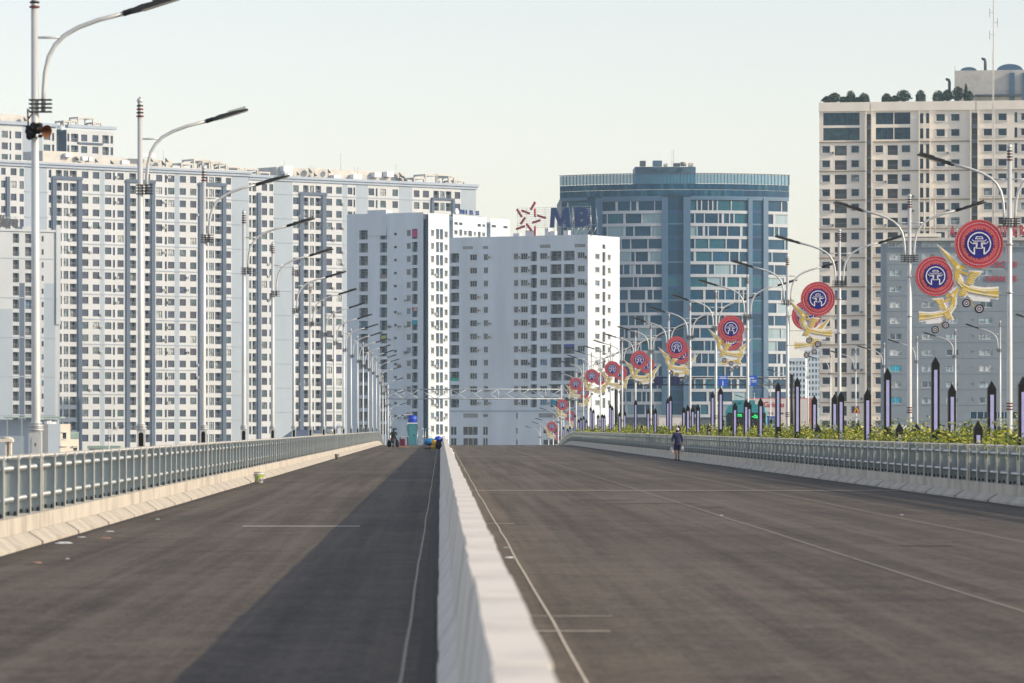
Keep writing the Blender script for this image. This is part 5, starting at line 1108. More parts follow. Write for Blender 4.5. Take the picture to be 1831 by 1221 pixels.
for x in (xl + .1, xr): MB().tube([(x, 425, -.3), (x, 425, zt + .3)], .17, 10).build('leg', M['lamp'], t)
for z_ in (zt, zb): MB().tube([(xl, 425, z_), (xr, 425, z_)], .06, 8).build('chord', M['lamp'], t)
for i_ in range(16): a, b = xl + (xr - xl) * i_ / 16, xl + (xr - xl) * (i_ + 1) / 16; MB().tube([(a, 425, zt if i_ % 2 else zb), (b, 425, zb if i_ % 2 else zt)], .03, 6).build('web_bar', M['lamp'], t)
for x0, x1, y0_, y1_, kd, lab in ((1284, 1300.5, 690, 671.5, 0, 'left blue road sign with lane arrow on the dark gantry'), (1337, 1353.5, 690, 671.5, 1, 'right blue road sign with turn arrow on the dark gantry'), (1169.5, 1185.5, 688, 673, 2, 'dark sign back near the left end of the dark gantry'), (1199, 1207.5, 688, 673, 2, 'middle dark sign back on the gantry'), (1208.5, 1214.5, 688, 673, 2, 'narrow dark sign back on the gantry')):
    s_ = thing('road_sign', T((x0 + x1 - 2 * CX) / 2 * k, 424.8, EYE + (CY - y0_) * k), lab, 'road sign'); X = lambda p: (p - CX) * k; Z = lambda p: EYE + (CY - p) * k
    o = MB(); o.box(X(x0), X(x1), 424.75, 424.85, Z(y0_), Z(y1_)); o.build('panel', M['roadblue'] if kd < 2 else M['navy'], s_)
    if kd < 2:
        o = MB(); f0_, f1_ = 424.74, 424.748
        if kd == 0: o.box(X(1291.5), X(1293), f0_, f1_, Z(689.5), Z(681)); [o.box(X(1286), X(1298.5), f0_, f1_, Z(y + 1.2), Z(y)) for y in (673.2, 676.2)]
        else: o.box(X(1339.5), X(1341.3), f0_, f1_, Z(688.5), Z(675)); o.box(X(1341.3), X(1348), f0_, f1_, Z(676.6), Z(675)); [o.box(X(1343.5), X(1352), f0_, f1_, Z(y + 1.1), Z(y)) for y in (679.5, 682.3)]
        o.build('arrow', M['white'], s_)

# warning triangle
k = 8000 * 34 / (1531.5 - CX) / FPX; y_ = k * FPX; s_ = thing('warning_sign', T(34, y_, zdeck(y_)), 'yellow triangular warning sign on a thin post beyond the hedge', 'road sign')
MB().tube([(34, y_, 0), (34, y_, EYE + (CY - 726) * k)], .035, 8).build('post', M['pole'], s_)
c = (34, EYE + (CY - 734) * k); r_ = 8.2 * k
for nm, rr, yy, m_ in (('rim', r_ * 1.0, .06, 'signred'), ('face', r_ * .74, .075, 'yellow')): o = MB(); o.prism([(c[0] + rr * math.sin(R(120 * i_)), c[1] + rr * math.cos(R(120 * i_))) for i_ in range(3)][::-1], y_ - yy - .01, y_ - yy); o.build(nm, M[m_], s_)
o = MB(); o.box(c[0] - .04, c[0] + .04, y_ - .095, y_ - .086, c[1] - .12, c[1] + .1); o.box(c[0] - .1, c[0] + .1, y_ - .095, y_ - .086, c[1] - .12, c[1] - .07); o.build('symbol', M['lamp'], s_)

# ---------------------------------------------------------------- vehicles on the neighbouring road
carw = mat('white_car_paint', (.62, .63, .65), .3, 0, .03, 2, coat=.6); carg = mat('silver_car_paint', (.36, .38, .40), .3, .5, .03, 2, coat=.6); card = mat('dark_car_paint', (.03, .035, .05), .3, .2, .03, 2, coat=.6)
cglass = mat('car_glass', (.02, .03, .04), .06, 0, 0); rub = mat('tyre_rubber', (.012, .012, .012), .9, 0, .2, 10); hl = mat('headlight_glass', (.7, .72, .75), .15, 0, .05, 8); tl = mat('tail_light_red', (.35, .01, .01), .25, 0, .05, 8)
def car(x, y, paint, label, H_=1.55, away=True):
    t = thing('parked_car' if False else 'car', T(x, y, zdeck(y)) @ RZ(0 if away else 180), label, 'car', 'cars on the neighbouring road')
    # profile along y (length 4.4), camera sees the y- end
    w_ = .90; st = [(-2.2, .35, .80, .82), (-2.1, .28, .95, .88), (-1.55, .26, 1.02, .90), (-1.25, .26, H_ - .12, .76), (-.9, .26, H_, .70), (.35, .26, H_, .70), (.6, .26, H_ - .08, .74), (1.15, .26, 1.0, .90), (2.0, .30, .82, .86), (2.2, .38, .68, .78)]
    body = MB(); R_ = []
    for (yy, lo, hi, ww) in st:
        belt = min(hi, .95); R_.append([(-w_ * .95, yy, lo), (-w_, yy, lo + .15), (-w_ * .99, yy, belt - .06), (-w_ * (.93 if hi < 1.05 else .93), yy, belt), (-ww, yy, hi - .04), (-ww * .8, yy, hi), (ww * .8, yy, hi), (ww, yy, hi - .04), (w_ * .93, yy, belt), (w_ * .99, yy, belt - .06), (w_, yy, lo + .15), (w_ * .95, yy, lo)])
    for A, B in zip(R_, R_[1:]):
        for j in range(12): body.face([A[j], A[(j + 1) % 12], B[(j + 1) % 12], B[j]], 0, True)
    body.face(R_[0]); body.face(R_[-1][::-1]); part('body', body, paint, t)
    g_ = MB(); g_.face([(-.68, -1.49, 1.08), (.68, -1.49, 1.08), (.60, -1.20, H_ - .10), (-.60, -1.20, H_ - .10)]); part('rear_window', g_, cglass, t)
    g_ = MB(); g_.face([(.68, 1.04, 1.1), (-.68, 1.04, 1.1), (-.60, .66, H_ - .10), (.60, .66, H_ - .10)]); part('windscreen', g_, cglass, t)
    for s2 in (-1, 1):
        g_ = MB(); pts = [(s2 * .885, -1.0, 1.0), (s2 * .885, .75, 1.0), (s2 * .765, .45, H_ - .12), (s2 * .765, -.85, H_ - .12)]; g_.face(pts if s2 > 0 else pts[::-1]); part('side_window', g_, cglass, t)
        l_ = MB(); l_.box(s2 * .72 - .13, s2 * .72 + .13, -2.19, -2.10, .78, .93); part('tail_light', l_, tl, t)
        l_ = MB(); l_.box(s2 * .66 - .16, s2 * .66 + .16, 2.10, 2.20, .62, .74); part('headlight', l_, hl, t)
        for yy in (-1.35, 1.35):
            wl = MB(); wl.tube([(s2 * .72, yy, .32), (s2 * .92, yy, .32)], .32, 18); o = part('wheel', wl, rub, t); wl = MB(); wl.tube([(s2 * .90, yy, .32), (s2 * .93, yy, .32)], .20, 12); part('rim', wl, M['galv'], o)
    return t
def lane(pxx, lat): return lat, FPX * lat / (pxx - CX)
for pxx, lat, pt_, lab, hh, aw_ in ((1575, 19.0, carw, 'white car roof over the hedge, left of the tall pillar', 1.52, True), (1654, 21.5, carg, 'silver car roof over the hedge beside the tallest pillar', 1.75, True), (1742, 19.5, carw, 'white car with windscreen showing over the hedge at far right', 1.62, False), (1612, 26.5, carw, 'white van-like car on the far lane over the hedge', 1.80, True), (1806, 23.0, carg, 'silver car on the far lane by the right-hand lamp', 1.7, True), (1480, 22.5, carw, 'small white car over the hedge below the cream tower', 1.6, False)):
    X_, Y_ = lane(pxx, lat); car(X_, Y_, pt_, lab, hh, aw_)
# bus facing the camera
X_, Y_ = lane(1335, 17.6); t = thing('city_bus', T(X_, Y_, 0), 'teal city bus with a green lit destination sign facing the camera over the hedge', 'bus')
bt = mat('bus_teal_paint', (.02, .24, .30), .35, 0, .06, 1, coat=.4); bdk = mat('bus_dark_front', (.012, .02, .03), .15, 0, .05, 2)
o = MB(); st = [(0, .99), (.12, 1.06), (11, 1.06)]
prf = [(-1.2, .35), (-1.22, 1.2), (-1.2, 2.55), (-1.08, 2.86), (-.8, 2.98), (.8, 2.98), (1.08, 2.86), (1.2, 2.55), (1.22, 1.2), (1.2, .35)]
rings = [[(a * .97, 0 + (.0 if b < 2.4 else .22), b) for a, b in prf], [(a, .3, b) for a, b in prf], [(a, 11, b) for a, b in prf]]
for A, B in zip(rings, rings[1:]):
    for j in range(10): o.face([A[j], A[(j + 1) % 10], B[(j + 1) % 10], B[j]], 0)
o.face(rings[0][::-1]); o.face(rings[-1]); part('body', o, bt, t)
o = MB(); o.box(-1.08, 1.08, -.035, .02, 1.15, 2.10); part('windscreen', o, bdk, t); o = MB(); o.box(-1.1, 1.1, -.03, .1, 2.12, 2.5); bx = part('sign_box', o, bdk, t)
led = mat('green_led', (.01, .3, .08), .5, 0, 0, emit=(.02, 1., .22), estr=.8)
for tx, a, b in (('zyme', -.70, -.28), ('3-da', .16, .64)): place('led_text', fit(text_mesh(tx, led, 1, .01, .01), a, b, 2.18, 2.42, -.045), bx, WM[t])
o = MB(); o.box(-.62, .55, .9, 3.4, 2.985, 3.22); o.box(-.3, .3, .6, .9, 2.985, 3.1); part('air_conditioner', o, M['teal'], t)
for s2 in (-1, 1):
    o = MB(); o.box(s2 * .82 - .2, s2 * .82 + .2, -.03, .02, .62, .82); part('headlight', o, hl, t); o = MB(); o.tube([(s2 * 1.15, -.02, 2.3), (s2 * 1.38, -.25, 2.25), (s2 * 1.38, -.25, 2.05)], .025, 6); o.box(s2 * 1.38 - .08, s2 * 1.38 + .08, -.30, -.22, 1.7, 2.06); part('mirror', o, M['black'], t)
    for yy in (2.2, 8.4): o = MB(); o.tube([(s2 * .98, yy, .48), (s2 * 1.2, yy, .48)], .48, 18); part('wheel', o, rub, t)
o = MB(); o.box(-1.15, 1.15, -.05, .1, .35, .6); part('bumper', o, bdk, t)
# box truck further off
X_, Y_ = lane(1199, 21.); Y_ = 405; X_ = (1199 - CX) / FPX * Y_; t = thing('box_truck', T(X_, Y_, 0), 'white box truck far down the neighbouring road behind the pillars', 'truck')
o = MB(); o.box(-1.05, 1.05, 0, 4.6, .95, 2.72); part('cargo_box', o, carw, t); o = MB(); o.box(-1.1, 1.1, -.05, 0, 2.60, 2.76); o.box(-.04, .04, -.02, 0, 1.0, 2.6); part('door_frame', o, M['galv'], t); o = MB(); o.box(-.95, .95, 4.65, 6.2, .5, 2.1); part('cab', o, carw, t)
for s2 in (-1, 1):
    for yy in (.9, 5.3): o = MB(); o.tube([(s2 * .7, yy, .42), (s2 * 1.0, yy, .42)], .42, 16); part('wheel', o, rub, t)
o = MB(); o.box(-.9, .9, 0, 6.0, .5, .94); part('chassis', o, M['black'], t)
# hoarding behind the bus
D_ = 560; k = D_ / FPX; X = lambda p: (p - CX) * k; Z = lambda p: EYE + (CY - p) * k
t = thing('hoarding', T(X(1400), D_, GZ), 'long white hoarding with red lettering behind the bus', 'hoarding')
o = MB(); hp = mat('hoarding_panel', (.58, .55, .55), .6, 0, .08, .4)
xs = [1336 + 12.4 * i_ for i_ in range(11)]
for a, b in zip(xs, xs[1:]): o = MB(); o.box(X(a) + .01, X(b) - .01, D_, D_ + .06, Z(795), Z(713)); o.build('panel', hp, t)
o = MB(); o.box(X(1336), X(1460), D_ - .03, D_ + .1, Z(713), Z(711.6)); o.build('top_rail', M['pinkr'], t)
for i_ in range(0, 11, 2): o = MB(); o.box(X(xs[i_]) - .05, X(xs[i_]) + .05, D_ + .1, D_ + .2, GZ, Z(712)); o.build('post', M['galv'], t)
place('letters', fit(text_mesh('Grin u', M['signred'], 1, .02, .015), X(1365.5), X(1402), Z(728), Z(718), D_ - .03), t)
place('small_letters', fit(text_mesh('TTC VIET U', M['navy'], 1, .02, .005) if False else text_mesh('ITS UM C U', M['pilD'], 1, .02, .005), X(1371), X(1421), Z(741), Z(737), D_ - .03), t)
o = MB(); o.box(X(1447), X(1456), D_ - .06, D_ - .02, Z(760), Z(711.5)); o.build('red_stripe', mat('faded_red_panel', (.42, .15, .10), .7, 0, .15, .6), t)
t = thing('market_kiosk', T(X(1379), D_ - 30, zdeck(D_ - 30)), 'small blue kiosk front beside the bus under the hoarding', 'kiosk'); k2 = (D_ - 30) / FPX
X2 = lambda p: (p - CX) * k2; Z2 = lambda p: EYE + (CY - p) * k2
o = MB(); o.box(X2(1369), X2(1390), D_ - 30, D_ - 27, GZ, Z2(744)); o.build('wall', M['roadblue'], t); o = MB(); o.box(X2(1375), X2(1389), D_ - 30.05, D_ - 30.01, Z2(756), Z2(747)); o.build('window', glassW, t)

# ---------------------------------------------------------------- people
def skin(name, pts, edges, parent, m, root=0, sub=2):
    me = bpy.data.meshes.new(name); me.from_pydata([p[0] for p in pts], edges, []); me.materials.append(m)
    o = place(name, me, parent, WM[parent]) if parent is not None else place(name, me)
    md = o.modifiers.new('skin', 'SKIN'); md.use_smooth_shade = True
    for i_, p in enumerate(pts):
        r_ = p[1] if isinstance(p[1], tuple) else (p[1], p[1]); me.skin_vertices[0].data[i_].radius = r_; me.skin_vertices[0].data[i_].use_root = (i_ == root)
    sb = o.modifiers.new('sub', 'SUBSURF'); sb.levels = 1; sb.render_levels = sub
    return o
def hand(pts, edges, wrist, d, side):
    """five separate slightly curled fingers rooted in a palm"""
    w0 = Vector(pts[wrist][0]); pm = len(pts); pts.append((tuple(w0 + Vector(d) * .055), (.022, .034))); edges.append((wrist, pm))
    for j, (dy, ln) in enumerate(((.030, .060), (.012, .075), (-.008, .070), (-.028, .055))):
        b0 = len(pts); p1 = w0 + Vector(d) * .095 + Vector((0, dy, 0)); pts.append((tuple(p1), .009)); pts.append((tuple(p1 + Vector(d) * ln * .6 + Vector((-side * .008, .01, 0))), .0085)); pts.append((tuple(p1 + Vector(d) * ln + Vector((-side * .028, .015, .008))), .008)); edges += [(pm, b0), (b0, b0 + 1), (b0 + 1, b0 + 2)]
    b0 = len(pts); pts.append((tuple(w0 + Vector(d) * .05 + Vector((0, .045, 0))), .010)); pts.append((tuple(w0 + Vector(d) * .085 + Vector((-side * .02, .062, 0))), .009)); edges += [(pm, b0), (b0, b0 + 1)]
def walker(t, top, bottom, shoe, cap, sleeve=True, shorts=True):
    # local frame: x right, y forward (walking away from the camera), z up; height 1.63
    B = [((0, 0, .88), (.095, .075)), ((0, 0, 1.06), (.09, .07)), ((0, .01, 1.26), (.11, .075)), ((0, .0, 1.36), (.09, .07)), ((0, .01, 1.42), .05), ((0, .02, 1.50), (.072, .085)), ((0, .02, 1.57), (.07, .085)), ((0, .02, 1.60), .045)]
    E = [(0, 1), (1, 2), (2, 3), (3, 4), (4, 5), (5, 6), (6, 7)]
    A = {}
    for s2 in (-1, 1):
        b = len(B); sw = .10 * s2
        B += [((s2 * .17, .0, 1.33), .062), ((s2 * .225, -.02 - sw * .3, 1.10), .047), ((s2 * .25, .03 + sw * .5, .88), .036)]; E += [(2, b), (b, b + 1), (b + 1, b + 2)]; A[s2] = b
        hand(B, E, b + 2, (s2 * .02, .05, -1.), s2)
    LG = {}
    for s2, kn, an in ((-1, (.04, .47), (-.05, .09)), (1, (.10, .48), (.10, .10))):
        b = len(B); B += [((s2 * .085, 0, .80), .085), ((s2 * .085, kn[0], kn[1]), .056), ((s2 * .075, an[0] - .02, .30), .052), ((s2 * .075, an[0] - .06, an[1]), .036), ((s2 * .08, an[0] + .02, .045), (.036, .03)), ((s2 * .085, an[0] + .12, .03), (.036, .024))]; E += [(0, b)] + [(b + j, b + j + 1) for j in range(5)]; LG[s2] = b
    skin('body', B, E, t, M['skin'])
    # shirt
    S = [((0, 0, .78), (.15, .118)), ((0, 0, 1.06), (.15, .118)), ((0, .01, 1.26), (.168, .122)), ((0, 0, 1.365), (.10, .082))]; F_ = [(0, 1), (1, 2), (2, 3)]
    for s2 in (-1, 1):
        b = len(S); a = A[s2]; S += [(B[a][0], .078), (B[a + 1][0], .062)] + ([(tuple(Vector(B[a + 2][0]) + Vector((0, 0, .03))), .050)] if sleeve else []); F_ += [(2, b), (b, b + 1)] + ([(b + 1, b + 2)] if sleeve else [])
    skin('jacket', S, F_, t, top)
    S = [((0, 0, .92), (.150, .118))]; F_ = []
    for s2 in (-1, 1):
        b = len(S); l_ = LG[s2]; S += [(B[l_][0], .105), (tuple(Vector(B[l_ + 1][0]) + Vector((0, 0, .02 if shorts else 0))), .085 if shorts else .07)] + ([] if shorts else [(B[l_ + 2][0], .066), (tuple(Vector(B[l_ + 3][0]) + Vector((0, 0, .03))), .058)]); F_ += [(0, b), (b, b + 1)] + ([] if shorts else [(b + 1, b + 2), (b + 2, b + 3)])
    skin('shorts' if shorts else 'trousers', S, F_, t, bottom)
    for s2 in (-1, 1):
        l_ = LG[s2]; skin('shoe', [(tuple(Vector(B[l_ + 3][0]) + Vector((0, 0, .04))), .046), (B[l_ + 4][0], (.046, .042)), (B[l_ + 5][0], (.046, .032))], [(0, 1), (1, 2)], t, shoe)
    h = MB(); h.ball((0, .015, 1.475), .088, 14, 0, (.95, 1.08, 1.1)); part('hair', h, M['black'], t)
    h = MB(); h.ball((0, .02, 1.555), .098, 16, 0, (1, 1.12, .82)); h.prism([(-.08, 1.535), (.08, 1.535), (.08, 1.548), (-.08, 1.548)], .09, .21, 0); part('cap', h, cap, t)
    fc = MB(); fc.ball((0, .108, 1.49), .018, 8, 0, (.7, 1.3, 1.2)); part('nose', fc, M['skin'], t)
    for s2 in (-1, 1): fc = MB(); fc.ball((s2 * .078, .015, 1.485), .026, 8, 0, (.35, .8, 1.2)); part('ear', fc, M['skin'], t); fc = MB(); fc.ball((s2 * .03, .095, 1.505), .011, 8); part('eye', fc, M['white'], t)
    fc = MB(); fc.box(-.025, .025, .095, .103, 1.445, 1.452); part('mouth', fc, M['magenta'], t)
X_, Y_ = 11.68, FPX * 11.68 / (1211 - CX)
t = thing('person', T(X_, Y_, 0) @ RZ(4), 'person in navy clothes and pale cap walking away along the right parapet', 'person'); walker(t, M['navy'], M['navy'], M['darkcloth'], M['capcloth'])
def bag(x, y, z, m, label, s_=1.):
    r2 = random.Random(int(x * 99)); o = MB(); n = 12; rows_ = [(.0, .0), (.05, .07), (.13, .10), (.24, .085), (.31, .04), (.36, .018), (.42, .022)]
    R_ = [[(rr * s_ * math.cos(2 * math.pi * j / n) * (1 + r2.uniform(-.18, .18)), rr * s_ * .7 * math.sin(2 * math.pi * j / n), h * s_) for j in range(n)] for h, rr in rows_]
    for A, B in zip(R_, R_[1:]):
        for j in range(n): o.face([A[j], A[(j + 1) % n], B[(j + 1) % n], B[j]], 0, True)
    return tag(o.build('plastic_bag', m, None, T(x, y, z)), label, 'bag')
wp = T(X_, Y_, 0) @ RZ(4)
q1_ = wp @ Vector((-.265, .03, .40)); bag(q1_.x, q1_.y, .36, M['bag'], 'white plastic bag in the left hand of the walking person')
q1_ = wp @ Vector((.27, .09, .40)); bag(q1_.x, q1_.y, .38, M['bag'], 'white and dark green plastic bag in the right hand of the walking person', .95); q1_ = wp @ Vector((.29, .02, .30))

# motorbike with rider on the left lane near the crest
D_ = 368.; k = D_ / FPX
bx_ = (703 - CX) * k
t = thing('motorbike', T(bx_, D_, 0), 'dark motorbike stopped on the left lane near the crest', 'motorbike')
for yy in (-.6, .65): o = MB(); o.tube([(-.05, yy, .29), (.05, yy, .29)], .29, 18); part('wheel', o, rub, t)
o = MB(); o.tube([(0, -.75, .72), (0, -.3, .74), (0, .05, .62), (0, .3, .55)], [.10, .14, .12, .08], 10); part('seat', o, M['black'], t)
o = MB(); o.tube([(0, -.7, .55), (0, -.2, .5), (0, .25, .42), (0, .5, .75)], [.11, .15, .13, .10], 10); part('body', o, card, t)
o = MB(); o.tube([(-.34, .42, 1.02), (-.1, .5, 1.0), (.1, .5, 1.0), (.34, .42, 1.02)], .018, 8); part('handlebar', o, M['black'], t)
for s2 in (-1, 1): o = MB(); o.tube([(s2 * .28, .44, 1.02), (s2 * .33, .42, 1.2)], .008, 6); o.ball((s2 * .34, .42, 1.22), .05, 8, 0, (1, .4, .7)); part('mirror', o, M['black'], t)
o = MB(); o.box(-.06, .06, -.82, -.76, .62, .70); part('tail_light', o, tl, t)
for s2, nm in ((-1, 'left'), (1, 'right')): tag(MB().ball((0, 0, .3), .17, 10, 0, (1.0, 1.5, 1.75)).tube([(0, 0, .55), (0, 0, .66)], [.10, .04], 8).build('sack', M['darkcloth'], None, T(bx_ + s2 * .34, D_ - .3, -.005)), f'dark sack on the {nm} side of the motorbike', 'sack')
t = thing('person', T(bx_ + .03, D_ - .18, 0), 'person in black sitting on the motorbike near the crest', 'person')
B = [((0, 0, .86), (.15, .12)), ((0, .03, 1.04), (.14, .105)), ((0, .06, 1.20), (.155, .105)), ((0, .08, 1.30), (.09, .07)), ((0, .09, 1.35), .05), ((0, .10, 1.43), (.075, .09)), ((0, .10, 1.50), (.07, .085)), ((0, .1, 1.53), .045)]
E = [(i_, i_ + 1) for i_ in range(7)]
for s2 in (-1, 1):
    b = len(B); B += [((s2 * .18, .06, 1.25), .06), ((s2 * .26, .25, 1.08), .046), ((s2 * .28, .50, 1.06), .036)]; E += [(2, b), (b, b + 1), (b + 1, b + 2)]; hand(B, E, b + 2, (0, .9, -.2), s2)
    b = len(B); B += [((s2 * .13, .08, .82), .09), ((s2 * .20, .42, .74), .066), ((s2 * .22, .34, .40), .055), ((s2 * .22, .28, .12), .04), ((s2 * .23, .42, .06), (.038, .03))]; E += [(0, b)] + [(b + j, b + j + 1) for j in range(4)]
skin('body', B, E, t, M['darkcloth']); o = MB(); o.ball((0, .10, 1.475), .115, 14); part('helmet', o, M['black'], t)

# red table on a pallet, portable toilet, pile by the median, trestle frames
t = thing('site_table', T((722 - CX) * k, D_ + .3, 0), 'maroon metal table with a grey top standing on a pallet near the crest', 'table'); x0 = (722 - CX) * k
for sx in (-.30, .30):
    for sy in (0, .5): o = MB(); o.box(x0 + sx - .04, x0 + sx + .04, D_ + .1 + sy, D_ + .18 + sy, .125, .86); o.build('leg', M['magenta'], t)
o = MB(); o.box(x0 - .42, x0 + .42, D_ - .05, D_ + .8, .862, .91); o.build('top', M['roofgear'], t); o = MB(); o.box(x0 - .36, x0 + .10, D_ + .3, D_ + .7, .125, .70); o.build('cabinet', M['magenta'], t)
t = thing('pallet', T((711 - CX) * k, D_ - .2, 0), 'low wooden pallet under the maroon table', 'pallet')
for i_ in range(7): o = MB(); a = (713.5 - CX) * k + i_ * .115; o.box(a, a + .10, D_ - .3, D_ + .9, .09, .12); o.build('board', M['wood'], t)
for yy in (-.3, .25, .8): o = MB(); o.box((713.5 - CX) * k, (713.5 - CX) * k + .79, D_ + yy, D_ + yy + .1, 0, .088); o.build('bearer', M['wood'], t)
D2 = 438.; k2 = D2 / FPX; zd = zdeck(D2); x0 = (737 - CX) * k2
t = thing('portable_toilet', T(x0, D2, zd), 'tall teal portable cabin beyond the crest on the left lane', 'portable toilet'); zt = EYE + (CY - 757.5) * k2
o = MB(); o.box(x0 - .42, x0 + .42, D2, D2 + 1.0, zd, zt); o.build('cabin', M['teal'], t); o = MB(); o.box(x0 - .36, x0 + .30, D2 - .03, D2 - .002, zd + .1, zt - .15); d_ = o.build('door', M['teal'], t); o = MB(); o.box(x0 + .2, x0 + .26, D2 - .06, D2 - .031, zd + 1., zd + 1.15); o.build('handle', M['black'], d_)
o = MB(); o.prism([(x0 - .54, zt + .002), (x0 + .54, zt + .002), (x0 + .45, zt + .1), (x0 - .45, zt + .1)], D2 - .05, D2 + 1.05); o.build('roof', M['white'], t)
o = MB(); zk = zt + .1; o.tube([(0, 0, 0), (0, 0, .62), (0, 0, .70), (0, 0, .74)], [.44, .44, .30, .15], 18); tag(o.build('water_drum', M['tank'], None, T(x0 + .02, D2 + .5, zk)), 'bright blue water drum on top of the teal cabin', 'drum')
o = MB(); o.prism([(-.4, 0), (.4, .05), (.42, .10), (-.4, .06)], 0, .7); tag(o.build('awning_sheet', M['white'], None, T(x0 - .42, D2 + .2, zk + .76)), 'white sheet lying across the top of the blue drum', 'sheet')
for xx, nm in ((752, 'left'), (766, 'right')):
    xx = (xx - CX) * k2; t = thing('trestle_frame', T(xx, D2 + 1, zd), f'{nm} metal trestle frame beyond the crest beside the cabin', 'trestle')
    for sx in (-.32, .32): MB().tube([(xx + sx, D2 + 1, zd), (xx + sx * .9, D2 + 1, zd + 1.75)], .03, 8).build('leg', M['galv'], t); MB().tube([(xx + sx, D2 + 1.8, zd), (xx + sx * .9, D2 + 1.0, zd + 1.75)], .03, 8).build('leg', M['galv'], t)
    for z_ in (.5, .95, 1.74): MB().tube([(xx - .32, D2 + 1, zd + z_), (xx + .32, D2 + 1, zd + z_)], .025, 8).build('rung', M['galv'], t)
D3 = 338.; k3 = D3 / FPX
def lump(name, x, y, z, r_, m, label, cat, sc_=(1, 1, 1), seed=0):
    r2 = random.Random(seed); o = MB(); o.ball((0, 0, 0), r_, 14, 0, sc_); o.v = [tuple(c * (1 + r2.uniform(-.13, .13)) for c in v) for v in o.v]; return tag(o.build(name, m, None, T(x, y, z)), label, cat)
X3 = lambda p: (p - CX) * k3
lump('tarpaulin_bundle', X3(769), D3 + .7, .55, .45, M['tarp'], 'light blue tarpaulin bundle heaped by the median near the crest', 'tarpaulin', (1.1, .9, .62), 3)
lump('tarpaulin_bundle', X3(784), D3 + .6, .72, .34, M['tank'], 'deep blue tarpaulin bundle topmost in the heap by the median', 'tarpaulin', (.9, 1, .8), 5)
lump('sack', X3(784), D3 + .1, .30, .30, M['darkcloth'], 'black sack low in the heap against the median', 'sack', (.9, 1, .95), 6)
lump('sack', X3(764), D3 - .1, .13, .30, M['wood'], 'brown sack lying at the left foot of the heap', 'sack', (1.25, .9, .45), 7)
for a, z_, nm in ((775, 0, 'lower'), (776, .36, 'upper')): o = MB(); o.tube([(0, 0, 0), (0, 0, .03), (0, 0, .30), (0, 0, .34)], [.15, .17, .17, .12], 14); tag(o.build('yellow_can', M['yellow'], None, T(X3(a), D3 - .28, z_)), f'{nm} yellow can in the heap by the median', 'can')

# buckets, litter, rubble
def bucket(x, y, h, r_, m, label, lm=None):
    t = thing('bucket', T(x, y, 0), label, 'bucket'); o = MB(); o.tube([(0, 0, 0), (0, 0, h)], [r_ * .82, r_], 18, 0, True); part('body', o, m, t)
    o = MB(); o.tube([(0, 0, h - .02), (0, 0, h + .004)], r_ * 1.06, 18); part('rim', o, M['roofgear'], t)
    if lm:
        o = MB(); n = 18
        for j in range(n):
            A, B = 2 * math.pi * j / n, 2 * math.pi * (j + 1) / n; f = lambda hh: r_ * (.82 + .18 * hh / h) * 1.012
            o.face([(f(.05) * math.cos(A), f(.05) * math.sin(A), .05), (f(.05) * math.cos(B), f(.05) * math.sin(B), .05), (f(h * .8) * math.cos(B), f(h * .8) * math.sin(B), h * .8), (f(h * .8) * math.cos(A), f(h * .8) * math.sin(A), h * .8)])
        part('label_wrap', o, lm, t)
    o = MB(); o.tube([(-r_, 0, h * .85), (-r_ * 1.1, -.05, h * .5), (0, -r_ * 1.15, h * .32), (r_ * 1.1, -.05, h * .5), (r_, 0, h * .85)], .006, 6); part('handle', o, M['galv'], t)
def wrapm():
    m = bpy.data.materials.new('paint_bucket_label'); m.use_nodes = True; tr = m.node_tree; tc = tr.nodes.new('ShaderNodeTexCoord'); n = tr.nodes.new('ShaderNodeTexNoise'); n.inputs['Scale'].default_value = 7; rp = tr.nodes.new('ShaderNodeValToRGB'); rp.color_ramp.interpolation = 'CONSTANT'
    el = rp.color_ramp.elements; el[0].color = (.25, .42, .04, 1); el[1].position = .45; el[1].color = (.55, .50, .30, 1); e = el.new(.53); e.color = (.04, .07, .40, 1); e = el.new(.62); e.color = (.6, .35, .03, 1)
    tr.links.new(tc.outputs['Object'], n.inputs[0]); tr.links.new(n.outputs[0], rp.inputs[0]); tr.links.new(rp.outputs[0], tr.nodes['Principled BSDF'].inputs['Base Color']); return m
bucket(-5.38, 132.5, .33, .145, M['bag'], 'paint bucket with a colourful label by the left kerb', wrapm())
bucket(-5.42, 234., .26, .12, mat('grey_bucket', (.20, .18, .16), .7, 0, .2, 6), 'small grey bucket standing by the left kerb farther up')
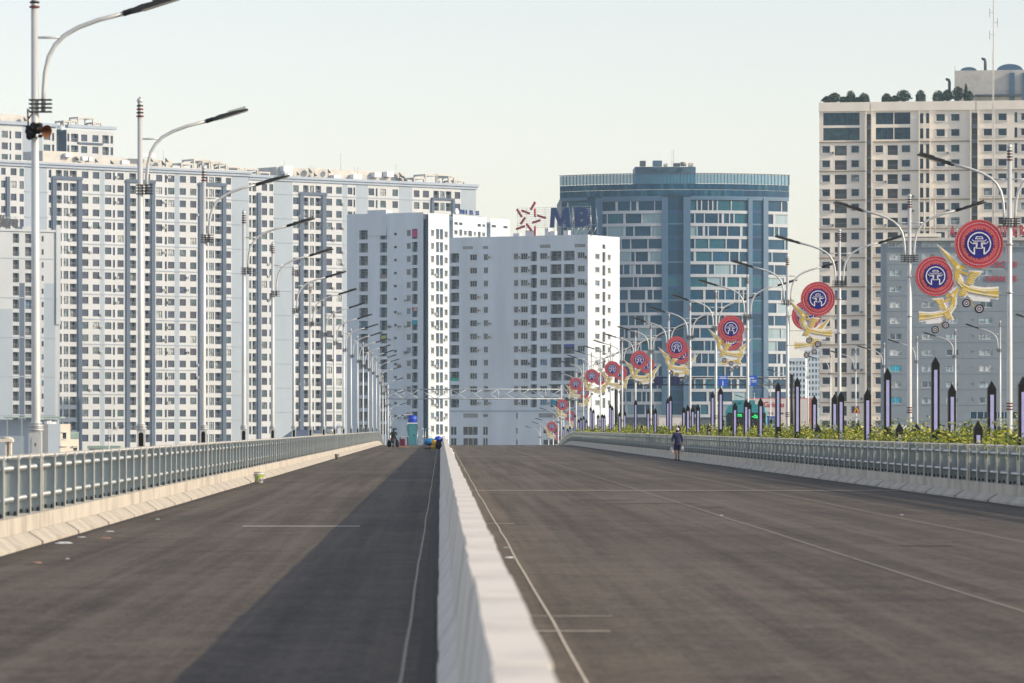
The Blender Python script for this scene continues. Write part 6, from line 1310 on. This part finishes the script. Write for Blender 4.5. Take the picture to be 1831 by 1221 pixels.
for i_, (pxx, pyy, s_, m_, lab) in enumerate(((114, 972, .26, 'bag', 'white crumpled litter by the left kerb, the largest piece'), (190, 963, .22, 'wood', 'pale brown litter strip by the left kerb'), (145, 961, .14, 'bag', 'white litter scrap by the left kerb, second from the left'), (198, 951, .16, 'bag', 'white litter scrap by the left kerb, the farther right one'), (66, 1007, .18, 'wood', 'brown litter scrap lowest on the left lane'), (282, 929, .10, 'bag', 'tiny white scrap on the left lane near the kerb'), (120, 1000, .07, 'bag', 'tiny pale scrap left of centre on the left lane'), (905, 980, .13, 'green', 'green and white scrap beside the median'), (912, 998, .16, 'bag', 'flat cream offcut beside the median'), (1290, 922, .09, 'bag', 'white scrap on the right-hand chalk line'), (1612, 921, .10, 'bag', 'small white scrap on the right lanes'), (210, 1203, .035, 'black', 'small dark stone at the bottom left of the road'), (1510, 989, .05, 'black', 'small dark stone on the right lanes'))):
    D_ = EYE * FPX / (pyy - CY); r2 = random.Random(i_); o = MB(); n = 9; P = [(s_ * .5 * math.cos(6.283 * j / n) * r2.uniform(.6, 1.1), s_ * 1.3 * math.sin(6.283 * j / n) * r2.uniform(.5, 1.1)) for j in range(n)]
    up = [(a * .6, b * .6, .008 + s_ * r2.uniform(.02, .08)) for a, b in P]
    for j in range(n): o.face([(*P[j], .006), (*P[(j + 1) % n], .006), up[(j + 1) % n], up[j]])
    o.face(up); o.face([(*p, .006) for p in P][::-1]); tag(o.build('litter', M[m_], None, T((pxx - CX) / FPX * D_, D_, 0)), lab, 'litter')
for i_, (x, y, s_) in enumerate(((.66, 318, .16), (.72, 300, .10), (.68, 270, .14), (.70, 250, .09), (.66, 225, .07))):
    lump('rubble', x, y, s_ * .55, s_, M['median'], f'{ordn(i_)} concrete lump lying against the right foot of the median, counted from the crest', 'rubble', (1, 1.4, .7), 20 + i_)

# ---------------------------------------------------------------- air
hz = MB(); hz.box(-1950, 1950, -200, 3350, GZ - 1, 120); hm = bpy.data.materials.new('haze'); hm.use_nodes = True; n_ = hm.node_tree.nodes; n_.clear()
out = n_.new('ShaderNodeOutputMaterial'); pv = n_.new('ShaderNodeVolumePrincipled'); pv.inputs['Color'].default_value = (.62, .86, 1.0, 1); pv.inputs['Density'].default_value = .00010; pv.inputs['Anisotropy'].default_value = .25
hm.node_tree.links.new(pv.outputs[0], out.inputs['Volume']); kind(hz.build('haze', hm), 'stuff')
